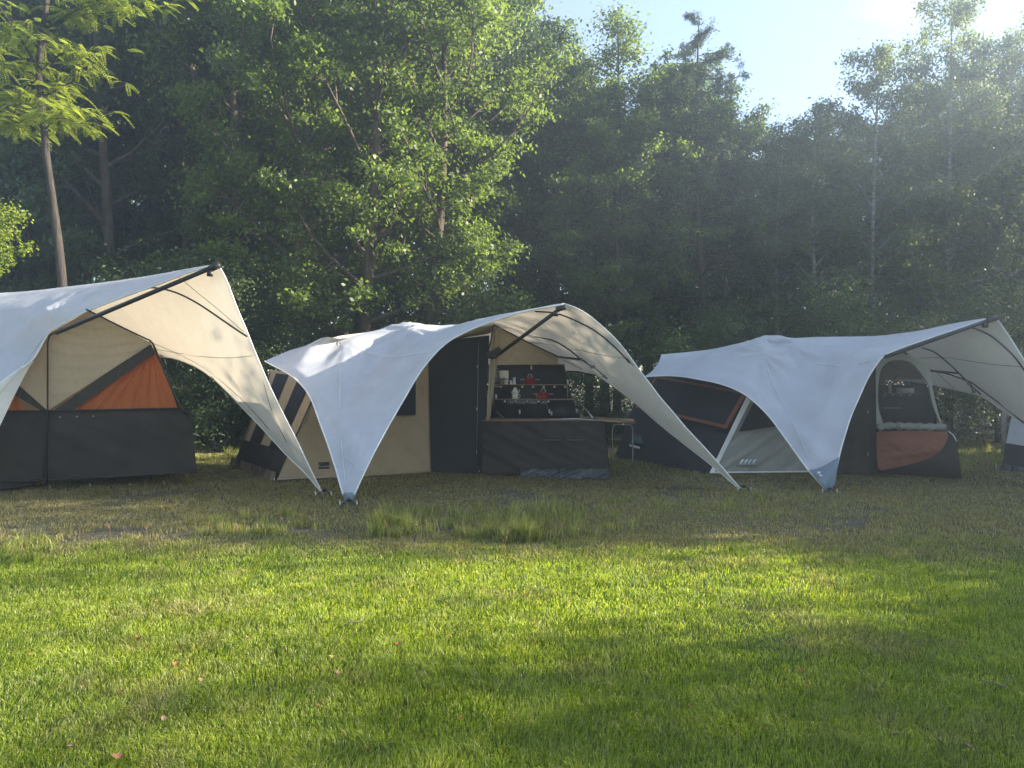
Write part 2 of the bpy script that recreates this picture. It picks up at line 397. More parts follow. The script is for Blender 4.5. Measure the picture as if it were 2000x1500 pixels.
# ------------------------------------------------------------------ ground
def make_ground():
    n = 60; xs = np.concatenate([np.linspace(-260, -16, 12), np.linspace(-14, 16, 61), np.linspace(20, 260, 12)])
    ys = np.concatenate([np.linspace(-60, -2, 6), np.linspace(0, 30, 61), np.linspace(34, 320, 12)])
    V = [(x, y, 0.018 * math.sin(x * 1.3 + 0.6 * y) * math.sin(y * 1.1 - x * 0.3) * (1 if 0 < y < 30 and -14 <= x <= 16 else 0) - 0.02) for x in xs for y in ys]
    k = len(ys)
    Fs = [(i * k + j, (i + 1) * k + j, (i + 1) * k + j + 1, i * k + j + 1) for i in range(len(xs) - 1) for j in range(k - 1)]
    o = obj("meadow_ground", (V, Fs), M['soil'], None, local=True); struct(o); return o
make_ground()

def vnoise(x, y, seed, sc):
    x, y = x * sc + seed * 17.3, y * sc + seed * 9.1
    xi, yi = np.floor(x), np.floor(y); fx, fy = x - xi, y - yi
    h = lambda a, b: np.modf(np.abs(np.sin(a * 127.1 + b * 311.7 + seed) * 43758.5453))[0]
    fx, fy = fx * fx * (3 - 2 * fx), fy * fy * (3 - 2 * fy)
    return (h(xi, yi) * (1 - fx) + h(xi + 1, yi) * fx) * (1 - fy) + (h(xi, yi + 1) * (1 - fx) + h(xi + 1, yi + 1) * fx) * fy

def blades(name, x, y, h, w, lean, mat):
    n = len(x); a = rng.uniform(0, 2 * np.pi, n); b = np.where(rng.random(n) < .55, vnoise(x, y, 12, 3.5) * 12.0 + rng.normal(0, .5, n), rng.uniform(0, 2 * np.pi, n))
    dx, dy = np.cos(a) * w / 2, np.sin(a) * w / 2
    lr = rng.uniform(0.15, 1.0, n) * lean; l1 = h * lr * .35; l2 = h * lr
    V = np.zeros((n, 5, 3)); z0 = -0.02
    V[:, 0] = np.c_[x - dx, y - dy, np.full(n, z0)]; V[:, 1] = np.c_[x + dx, y + dy, np.full(n, z0)]
    mx_, my_ = x + np.cos(b) * l1, y + np.sin(b) * l1
    V[:, 2] = np.c_[mx_ + dx * .75, my_ + dy * .75, h * 0.55]; V[:, 3] = np.c_[mx_ - dx * .75, my_ - dy * .75, h * 0.55]
    V[:, 4] = np.c_[x + np.cos(b) * l2, y + np.sin(b) * l2, h * np.sqrt(np.clip(1 - (l2 / h) ** 2 * 0.22, .12, 1))]
    me = bpy.data.meshes.new(name); me.vertices.add(n * 5); me.vertices.foreach_set("co", V.reshape(-1))
    k = (np.arange(n) * 5)[:, None]
    loops = np.concatenate([k + np.array([0, 1, 2, 3]), k + np.array([3, 2, 4])], axis=1).reshape(-1)
    me.loops.add(len(loops)); me.loops.foreach_set("vertex_index", loops.astype(np.int32))
    st = np.stack([np.arange(n) * 7, np.arange(n) * 7 + 4], 1).reshape(-1)
    me.polygons.add(2 * n); me.polygons.foreach_set("loop_start", st.astype(np.int32))
    me.polygons.foreach_set("use_smooth", np.ones(2 * n, bool))
    me.update(calc_edges=True); me.materials.append(mat)
    o = bpy.data.objects.new(name, me); COL.objects.link(o); return o

def make_grass():
    N = 800000
    D = np.exp(rng.uniform(np.log(2.2), np.log(19.0), N)); hw = 0.72 * D * 1.12 + 0.8
    x = rng.uniform(-1, 1, N) * hw; y = D
    bare = vnoise(x, y, 3, 0.8) * 0.45 + vnoise(x, y, 5, 2.6) * 0.3 + vnoise(x, y, 6, 7.5) * 0.25
    thin = np.where((y > 5.2), 0.36, 0.20); keep = bare + rng.uniform(-.15, .15, N) > thin
    x, y = x[keep], y[keep]; D = y
    h = (0.007 + 0.020 * vnoise(x, y, 9, 2.2) ** 1.3 + 0.022 * vnoise(x, y, 4, 7) ** 2) * rng.uniform(0.6, 1.35, len(x))
    h *= np.where(y > 13, 2.0, 1.0)
    wd = 0.0014 + 0.00068 * D
    o = blades("lawn_grass", x, y, h, wd * rng.uniform(.7, 1.3, len(x)), 2.1, M['grass'])
    tag(o, "short green lawn grass with dry patches in front of the tents", "grass", kind='stuff')
    # the uncut strip between lawn and tents
    xs, ys, hs = [], [], []
    def tuft(cx, cy, rx, ry, n, h0, h1, cl=26):
        c = rng.uniform(-1, 1, (cl, 2)); k = rng.integers(0, cl, n)
        px_ = cx + c[k, 0] * rx + rng.normal(0, 0.04, n); py_ = cy + c[k, 1] * ry + rng.normal(0, 0.035, n)
        xs.append(px_); ys.append(py_); hs.append(rng.uniform(h0, h1, n) * (0.35 + 0.75 * rng.random(cl)[k] ** 1.5))
    tuft(-0.55, 7.75, 0.95, 0.75, 1700, 0.07, 0.30, 60); tuft(0.55, 7.5, 0.75, 0.7, 1100, 0.07, 0.28, 44)
    tuft(-1.15, 7.2, 0.3, 0.25, 1300, 0.12, 0.28, 8); tuft(-0.2, 7.0, 0.5, 0.25, 1800, 0.08, 0.25, 12)
    tuft(-2.7, 7.6, 0.8, 0.5, 1100, 0.05, 0.16, 30); tuft(-4.9, 6.4, 1.0, 0.4, 1500, 0.05, 0.15, 30)
    tuft(1.9, 8.6, 1.4, 0.8, 1500, 0.04, 0.12, 40); tuft(-4.6, 15.3, 1.6, 0.9, 1800, 0.1, 0.3, 40)
    tuft(1.6, 13.9, 0.9, 1.2, 1500, 0.08, 0.25, 30); tuft(9.3, 14.5, 2.0, 1.5, 1500, 0.08, 0.25, 40)
    x, y, h = map(np.concatenate, (xs, ys, hs))
    o = blades("tall_grass", x, y, h, 0.0085 * rng.uniform(.6, 1.3, len(x)), 0.8, M['tall'])
    tag(o, "uncut tall grass tufts between the lawn and the tents", "grass", kind='stuff')
make_grass()
# ------------------------------------------------------------------ tents
def canopy(root, near, wing, far, hems, seams, mats=('white', 'hem')):
    """one stretched sheet: near slope, wing over the opening, far slope; sewn hems and seams"""
    def face(vf, outward):
        V, Fs = vf; acc = 0
        for f in Fs[::7]:
            a, b, c = V[f[0]], V[f[1]], V[f[2]]; nn = (b - a).cross(V[f[3]] - V[f[0]]); acc += nn.dot(Vector((0, 0, EYE)) - a)
        return vf if (acc > 0) == outward else (V, [f[::-1] for f in Fs])
    near, wing, far = face(near, True), face(wing, False), face(far, False)
    o = obj("canopy", join(near, wing, far) if far else join(near, wing), M[mats[0]], root)
    for c in hems: obj("hem", tube(c, 0.011, 6), M[mats[1]], o)
    for c in seams: obj("seam", tube(c, 0.006, 5), M['seam'], o)
    return o
def stake(root, g, d=(0.3, -0.2)):
    g = Vector(g)
    rope = obj("peg_strap", join(tube([g + Vector((0, 0, 0.10)), g + Vector((d[0] * .4, d[1] * .4, 0.04)), g + Vector((d[0] * .7, d[1] * .7, -0.01))], 0.006, 6),
               tube([g + Vector((0, 0, 0.08)), g + Vector((-d[0] * .4, d[1] * .5, 0.03)), g + Vector((-d[0] * .6, d[1] * .6, -0.01))], 0.006, 6),
               box(g + Vector((0, 0, 0.07)), (0.05, 0.02, 0.03))), M['black'], root)
    for s in (1, -1):
        b = g + Vector((d[0] * .65 * s, d[1] * .65, 0))
        obj("tent_peg", join(tube([b + Vector((0, 0, 0.07)), b + Vector((0.01, 0.02, -0.05))], 0.008, 6), box(b + Vector((0, 0, 0.068)), (0.022, 0.012, 0.010))), M['steel'], root)

# ---- left tent: cream gable with orange curtain, thick ridge strut
def tent_left():
    r = thing("tent", "large tent at the left with cream gable, orange curtain and warm sunlit wing", "tent", (-6.2, 10.2, 0), "canopy tents pitched in a row")
    T = P(425, 515, 9.3); peg1 = P(-110, 992, 8.6); E = P(-420, 690, 10.9); RL = P(-260, 585, 12.4)
    edge = [peg1, P(-60, 800, 9.0), P(0, 748, 9.35), P(35, 723, 9.5), P(66, 700, 9.65), P(95, 650, 9.78), P(118, 636, 9.78), P(150, 617, 9.74), P(220, 588, 9.65), P(300, 559, 9.5), P(370, 532, 9.35), T]
    top = [T, P(370, 524, 9.7), P(300, 537, 10.2), P(220, 549, 10.8), P(130, 560, 11.4), P(60, 568, 11.8), P(0, 572, 12), P(-120, 578, 12.3), RL]
    near = coons([peg1, P(-250, 830, 9.2), P(-340, 740, 10.1), E], top, edge, [E, P(-340, 630, 11.7), RL], 50, 60,
                 bumps=[(P(95, 632, 10.0), 0.28, (0, -0.13, 0.10))], flip=True, folds=[(P(97, 640, 9.9), 0.9, 0.020, 12, (0, -1, .5)), (T, 0.8, 0.014, 18, (0, -1, .5))])
    pw = P(630, 964, 9.54)
    e2 = [T, P(441, 545, 9.3), P(462, 600, 9.3), P(479, 640, 9.3), P(497, 685, 9.32), P(520, 740, 9.36), P(545, 793, 9.4), P(575, 852, 9.46), P(605, 914, 9.5), pw]
    bot = [pw, P(597, 925, 9.75), P(560, 889, 10), P(520, 845, 10.3), P(480, 803, 10.6), P(430, 752, 11), P(390, 721, 11.3), P(345, 702, 11.5), P(315, 697, 11.6)]
    ridge = [T, P(370, 524, 9.7), P(300, 537, 10.2), P(220, 549, 10.8), P(140, 559, 11.4)]
    side = [P(315, 697, 11.6), P(230, 640, 11.75), P(140, 559, 11.4)]
    wing = coons(e2, side[::-1], ridge, bot, 50, 50, folds=[(P(497, 685, 9.32), 0.7, 0.012, 14, (0.2, -1, 0.2)), (T, 0.8, 0.014, 16, (0.3, -1, 0))])
    far = coons([ridge[-1]] + top[5:], [P(315, 697, 11.6), P(80, 702, 13), P(-200, 700, 14)], side[::-1], [RL, P(-240, 640, 13.3), P(-200, 700, 14)], 24, 16)
    c = canopy(r, near, wing, far, [crv(edge, 60), crv(e2, 40), crv(bot, 40)], [along(near, [(99, 640), (60, 690), (30, 732), (0, 768), (-50, 830)], 0.01, 16)])
    # turned-under edge of the near wing, its cream inner side showing
    l1 = [P(64, 705, 9.62), P(35, 724, 9.48), P(0, 749, 9.33), P(-60, 800, 8.98)]; l2 = [P(64, 705, 9.64), P(37, 755, 9.56), P(0, 832, 9.4), P(-60, 960, 9.1)]
    V = []; A, B = crv(l1, 14), crv(l2, 14)
    for a, b in zip(A, B):
        for k in range(5): V.append(a.lerp(b, k / 4) + Vector((0, 0.03 * math.sin(k / 4 * 3.14), 0)))
    obj("edge_facing", (V, [(i * 5 + k, i * 5 + k + 1, (i + 1) * 5 + k + 1, (i + 1) * 5 + k) for i in range(13) for k in range(4)]), M['hem'], c, label="cream turned-under edge of the white canopy")
    # front gable
    D = lambda px: 10.0 + (px - 93) / 292 * 0.5
    g = lambda x, y, o=0.0: P(x, y, D(x) - o)
    ap = [g(-70, 941), g(385, 923), g(372, 798), g(-70, 806)]
    a = obj("apron", cloth(ap, n=70, m=20, fold=0.012, k=3, slant=0.45), M['apron'], r)
    obj("welt", tube([g(-70, 803, .03), g(93, 803, .03), g(372, 797, .03)], 0.014, 6), M['black'], a)
    obj("welt", tube([g(-70, 941, .02), g(93, 938, .02), g(385, 922, .02)], 0.012, 6), M['brown'], a)
    for x, y in ((117, 815), (150, 814), (182, 813)): obj("stud", lathe([(0, -.01), (.011, -.008), (.011, .008), (0, .01)], g(x, y, .03), 8), M['steel'], a)
    f = [g(93, 802, .02), g(297, 671, .02), P(175, 606, 9.95), P(97, 650, 9.95)]
    obj("door_flap", cloth(f, n=60, m=40, fold=0.009, k=4.5, slant=1.1), M['flap'], r)
    f = [g(25, 742, .02), g(93, 802, .02), P(97, 648, 9.95), P(66, 702, 9.98)]
    obj("door_flap", cloth(f, n=16, m=16, fold=0.004, k=5), M['flap'], r)
    cu = [g(135, 801, -.05), g(347, 796, -.05), g(303, 684, -.05), g(285, 694, -.05)]
    obj("curtain", cloth(cu, n=80, m=20, fold=0.020, k=9, seed=2), M['orange'], r)
    obj("curtain", cloth([g(-60, 802, -.05), g(50, 802, -.05), g(30, 765, -.05), g(-60, 690, -.05)], n=30, m=14, fold=0.012, k=7), M['orange'], r)
    obj("trim_band", cloth([g(97, 808, .005), g(140, 803, .005), g(303, 690, .005), g(293, 666, .005)], n=6, m=40, fold=0.008, k=1, slant=9), M['brown'], r)
    obj("trim_band", cloth([g(22, 768, .005), g(90, 808, .005), g(94, 803, .005), g(30, 742, .005)], n=12, m=8), M['brown'], r)
    obj("inner_wall", cloth([P(-70, 806, 10.7), P(350, 800, 11.3), P(303, 680, 11.6), P(-70, 640, 11.2)], n=6, m=6), M['beige'], r)
    obj("side_wall", cloth([P(385, 923, 10.5), P(330, 893, 14.0), P(325, 710, 13.6), P(318, 690, 11.6)], n=10, m=10), M['dark'], r)
    # poles
    st = [P(110, 650, 9.75), P(425, 518, 9.24)]
    o = obj("strut", tube([st[0], st[0].lerp(st[1], .5), st[1]], 0.030, 10), M['pole'], r)
    obj("strut_foot", join(tube([st[1] + Vector((-.10, 0, -.05)), st[1] + Vector((.03, 0, .01))], 0.045, 10), box(st[1] + Vector((-.10, 0, -.11)), (0.07, 0.06, 0.07), .3)), M['pole'], o)
    obj("gable_pole", tube([P(92, 945, 9.93), P(93, 800, 9.92), P(93, 668, 9.9), P(97, 655, 9.88), P(110, 648, 9.82)], 0.011, 8), M['pole'], r)
    obj("gable_pole", tube([P(84, 945, 9.95), P(91, 802, 9.95)], 0.008, 6), M['brown'], r)
    obj("roof_pole", tube(crv([P(168, 604, 9.66), P(190, 615, 9.7), P(240, 640, 9.95), P(284, 661, 10.25), P(296, 667, 10.3), P(301, 678, 10.32)], 20), 0.012, 8), M['pole'], r)
    obj("gable_pole", tube([P(299, 672, 10.30), P(325, 735, 10.33), P(352, 795, 10.36), P(368, 812, 10.38)], 0.016, 8), M['pole'], r)
    arch = [(280, 561), (310, 563), (345, 572), (385, 592), (430, 622), (462, 644), (482, 657)]
    obj("arch_pole", tube(along(wing, arch, 0.05), 0.013, 8), M['pole'], r)
    for q in ([(345, 538), (390, 575), (435, 612), (476, 648)], [(303, 682), (350, 690), (400, 697), (450, 699), (492, 695)], [(298, 670), (340, 688), (400, 720), (470, 778), (525, 838)], [(497, 690), (513, 740), (530, 800), (560, 865)]):
        obj("guy_cord", tube(along(wing, q, 0.03, 14), 0.0035, 5), M['cordm'], r)
    # trailer underneath
    t = obj("trailer_floor", join(box((-7.25, 11.5, 0.33), (3.0, 2.0, 0.28)), box((-5.9, 10.75, 0.24), (1.0, 0.25, 0.2))), M['black'], r)
    for x in (-6.0, -7.9):
        w = obj("wheel", lathe([(0.12, -0.08), (0.25, -0.075), (0.28, -0.04), (0.28, 0.04), (0.25, 0.075), (0.12, 0.08)], (0, 0, 0), 28), M['black'], r)
        rot = Matrix.Rotation(R(90), 4, 'X'); loc = Vector((x, 11.0, 0.28)) - origin(w)
        for v in w.data.vertices: v.co = rot @ v.co + loc + origin(w)
    obj("ground_pan", join(lathe([(0.0, .012), (.42, .012), (.46, .03), (.44, .05), (.1, .045), (0, .04)], P(10, 949, 10.15) + Vector((-.1, 0, -.02)), 28)), M['black'], r)
    for x, y in ((98, 953), (176, 949), (255, 948), (321, 945)):
        q = ground(x, y + 2); obj("tent_peg", tube([q + Vector((-.01, 0, .06)), q + Vector((.01, .01, -.03))], 0.007, 6), M['steel'], r)
    stake(r, ground(634, 968) , (0.16, -0.12)); stake(r, ground(-110, 992), (0.12, -0.08))
tent_left()

# ---- middle tent: beige walls, striped bed end, open kitchen
def tent_middle():
    r = thing("tent", "middle tent with beige walls, striped sloping end and an open camp kitchen", "tent", (-0.8, 11.8, 0), "canopy tents pitched in a row")
    T = P(1102, 593, 10.2); pg = P(681, 982, 8.88); E = P(517, 705, 11.2); RL = P(570, 683, 11.7); R2 = P(918, 633, 12)
    edge = [pg, P(692, 966, 8.93), P(701, 946, 9.0), P(715, 916, 9.1), P(735, 876, 9.35), P(760, 830, 9.6), P(790, 778, 9.85), P(815, 736, 10), P(840, 702, 10.1), P(870, 672, 10.2), P(905, 651, 10.2), P(950, 632, 10.2), P(1000, 615, 10.2), P(1050, 603, 10.2), P(1085, 598, 10.2), T]
    ridge = [T, P(1085, 594, 10.3), P(1060, 599, 10.5), P(1000, 611, 10.9), P(955, 624, 11.4), R2]
    top = ridge + [P(880, 634, 12.0), P(850, 637, 12.05), P(835, 635, 12.05), P(818, 631, 12.05), P(800, 630, 12.05), P(775, 635, 12.0), P(740, 644, 11.9), P(700, 653, 11.6), P(660, 662, 11.2), P(640, 661, 11.15), P(600, 674, 11.5), RL]
    bot = [pg, P(670, 965, 8.95), P(655, 914, 9.25), P(640, 868, 9.6), P(622, 819, 10.05), P(610, 785, 10.3), P(597, 762, 10.5), P(580, 743, 10.7), P(560, 728, 10.9), P(535, 715, 11.1), E]
    C = P(660, 664, 10.7)
    near = coons(bot, top, edge, [E, P(545, 693, 11.4), RL], 60, 70, bumps=[(C, 0.42, (0, -0.22, 0.05)), (P(805, 650, 11.6), 0.28, (0, -0.05, 0.10))], flip=True,
                 folds=[(P(805, 640, 11.9), 0.8, 0.022, 17, (0, -.5, 1)), (C, 0.8, 0.010, 11, (0, -1, .5)), (pg, 0.9, 0.016, 34, (1, -1, 0)), (P(900, 655, 10.3), 0.7, 0.012, 15, (0, -1, .5))])
    pw = P(1449, 957, 10.0)
    e2 = [T, P(1130, 604, 10.2), P(1160, 624, 10.2), P(1200, 660, 10.2), P(1225, 690, 10.2), P(1245, 718, 10.2), P(1268, 748, 10.2), P(1290, 777, 10.2), P(1315, 806, 10.15), P(1340, 836, 10.1), P(1370, 868, 10.08), P(1400, 901, 10.05), P(1430, 936, 10.02), pw]
    b2 = [pw, P(1430, 943, 10.1), P(1400, 917, 10.3), P(1370, 893, 10.6), P(1330, 862, 11), P(1290, 830, 11.4), P(1249, 794, 11.9), P(1215, 765, 12.3), P(1185, 739, 12.7), P(1160, 730, 12.9), P(1130, 726, 13.1), P(1107, 725, 13.3), P(1050, 724, 13.4)]
    s2 = [P(1050, 724, 13.4), P(985, 676, 12.9), R2]
    wing = coons(e2, s2[::-1], ridge, b2, 54, 54, folds=[(T, 0.9, 0.015, 18, (0.3, -1, 0))])
    far = coons(top[len(ridge) - 1:], [s2[0], P(850, 722, 13.9), P(700, 722, 14), P(600, 722, 13.6)], s2[::-1], [RL, P(585, 700, 12.8), P(600, 722, 13.6)], 30, 14)
    c = canopy(r, near, wing, far, [crv(edge, 60), crv(bot, 44), crv(e2, 44), crv(b2, 44)],
               [along(near, [(660, 668), (663, 720), (664, 800), (668, 880), (677, 960)], 0.008, 20), along(near, [(676, 895), (690, 905), (708, 920)], 0.008, 8), along(near, [(660, 668), (720, 690), (790, 695), (860, 676)], 0.006, 16), along(near, [(800, 634), (790, 660), (770, 690)], 0.006, 10)])
    q = [P(681, 985, 8.86), P(694, 968, 8.9), P(688, 962, 8.9), P(672, 962, 8.9), P(669, 968, 8.9)]
    obj("corner_patch", sheet(q, 0.012), M['greypatch'], c)
    stake(r, ground(681, 988), (0.16, -0.05)); stake(r, ground(1452, 960), (0.14, -0.06))
    # side wall
    A, B = P(457, 910, 12.9), P(541, 938, 10.95); Cc, Dq = P(634, 735, 11.15), P(528, 722, 12.9)
    w = [B, P(842, 921, 12.05), P(842, 660, 12.05), P(645, 690, 11.2)]
    sw = obj("side_wall", cloth(w, n=60, m=30, fold=0.017, k=4, slant=0.9), M['beige'], r)
    obj("window", cloth([P(690, 812, 11.36), P(812, 811, 11.86), P(812, 738, 11.86), P(690, 738, 11.36)], n=6, m=6), M['net'], r)
    obj("hem_strip", tube([P(541, 936, 10.9), P(700, 930, 11.45), P(842, 921, 12.0)], 0.014, 6), M['flap'], sw)
    pt = lambda x, y: P(x, y, 10.95 + (x - 541) / 301 * 1.1 - 0.04)
    lb = obj("maker_label", sheet([pt(622, 903), pt(643, 902), pt(643, 915), pt(622, 916)], 0.006), M['ink'], sw)
    text("lettering", "HOLTKAMPER", 0.028, pt(632.5, 912.3) + Vector((0, -.012, 0)), pt(643, 908) - pt(622, 909), (0, 0, 1), M['print'], lb)
    obj("rolled_skirt", tube([P(541, 943, 10.9), P(580, 941, 11.0), P(640, 938, 11.2)], [0.035, 0.05, 0.03], 10), M['brown'], r)
    # striped bed end
    e = [A, B, Cc, Dq]
    ew = obj("bed_end", cloth(e, n=20, m=20, fold=0.004), M['beige'], r)
    obj("lower_panel", cloth(e, 0.0, 1.0, 0.0, 0.27, 14, 8, 0.012), M['dark'], ew)
    for s0, s1, t0 in ((0.16, 0.40, 0.25), (0.60, 0.83, 0.25), (0.03, 0.045, 0.25)):
        obj("window_strip", cloth(e, s0, s1, t0, 0.97, 6, 12, 0.014), M['net'], ew)
    obj("seam_piping", tube([bil(e, .985, .3) + Vector((0, -.03, 0)), bil(e, .985, .95) + Vector((0, -.03, 0))], 0.008, 6), M['black'], ew)
    obj("mud_flap", cloth([A + Vector((-.04, -.10, -.05)), B + Vector((-.02, -.10, -.05)), B + Vector((0, -.05, .13)), A + Vector((-.02, -.05, .17))], n=50, m=4, fold=0.030, k=8), M['camo'], ew)
    for s in (0.0, 0.5, 0.97):
        g = bil(e, s, 0) + Vector((0.02, -.12, 0)); g.z = 0; obj("tent_peg", tube([g + Vector((0, 0, .06)), g + Vector((.01, .02, -.04))], 0.008, 6), M['steel'], r)
    # dark door, roof gable, curtain
    obj("door_panel", cloth([P(842, 923, 12.0), P(944, 925, 11.75), P(956, 655, 11.75), P(836, 668, 12.0)], n=20, m=20, fold=0.006, k=2), M['slate'], r)
    for x in (930.5,): obj("zip", tube([P(x, 905, 11.72), P(x + 2, 800, 11.72), P(x + 4, 670, 11.72)], 0.006, 6), M['alu'], r)
    for x, y in ((931, 799), (932, 716), (931, 883), (936, 921)): obj("zip_puller", box(P(x, y, 11.69), (0.012, 0.012, 0.05)), M['steel'], r)
    obj("roof_edge", sheet(PP((836, 676, 11.9), (880, 664, 11.85), (958, 650, 11.7), (966, 634, 11.4), (930, 640, 11.6), (870, 662, 11.9)), 0.02), M['beige'], r)
    gq = [P(966, 713, 11.6), P(1091, 711, 12.3), P(1089, 697, 12.3), P(964, 634, 11.45)]
    obj("roof_gable", cloth(gq, n=24, m=18, fold=0.010, k=4, slant=.8), M['flap'], r)
    obj("roof_pole", tube([P(964, 634, 11.40), P(1030, 668, 11.8), P(1089, 696, 12.25)], 0.012, 8), M['pole'], r)
    obj("roof_pole", tube([P(964, 634, 11.42), P(958, 668, 11.5), P(953, 692, 11.5)], 0.012, 8), M['pole'], r)
    roll = cloth([P(950, 822, 11.6), P(957, 820, 11.6), P(980, 640, 11.42), P(960, 640, 11.5)], n=18, m=20, fold=0.018, k=2.2, seed=1)
    obj("tied_curtain", roll, M['flap'], r)
    obj("tied_curtain", tube(crv([P(953, 690, 11.4), P(962, 694, 11.36), P(976, 680, 11.38)], 8), [.05, .06, .065, .07, .07, .06, .05, .04], 10), M['brown'], r)
    # poles
    st = [P(974, 692, 11.1), P(1098, 600, 10.16)]
    o = obj("strut", tube(st, 0.029, 10), M['pole'], r)
    obj("strut_foot", join(tube([st[1] + Vector((-.09, .02, -.03)), st[1] + Vector((.05, 0, .0))], 0.04, 10), box(st[1] + Vector((-.09, 0, -.09)), (0.06, 0.05, 0.08), .3)), M['pole'], o)
    for q, rr in (([(1045, 608), (1090, 613), (1140, 634), (1170, 652), (1205, 682), (1230, 709)], .012), ([(1043, 657), (1080, 665), (1110, 682), (1132, 700), (1150, 712), (1183, 737)], .012)):
        obj("arch_pole", tube(along(wing, q, 0.06), rr, 8), M['pole'], r)
    obj("arch_pole", tube([P(1107, 725, 13.1), P(1130, 726, 13.0), P(1156, 733, 12.8)], 0.012, 8), M['pole'], r)
    obj("roof_pole", tube([P(1089, 697, 12.25), P(1135, 702, depth_on(wing, 1135, 702) - .08)], 0.018, 8), M['pole'], r)
    a = along(wing, [(1135, 700), (1150, 712), (1165, 722), (1186, 740)], .09, 8)
    obj("tensioner", join(tube(a, .014, 8), box(a[3], (.06, .04, .05)), box(a[6], (.05, .04, .05))), M['alu'], r)
    for q in ([(1005, 668), (1070, 672), (1140, 686), (1200, 698), (1224, 699)], [(1100, 703), (1138, 722)], [(1225, 700), (1237, 715)]):
        obj("guy_cord", tube(along(wing, q, 0.04, 12), 0.004, 5), M['cordm'], r)
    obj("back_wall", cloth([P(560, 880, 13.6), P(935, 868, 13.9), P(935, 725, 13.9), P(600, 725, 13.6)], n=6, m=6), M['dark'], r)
    return r
TM = tent_middle()

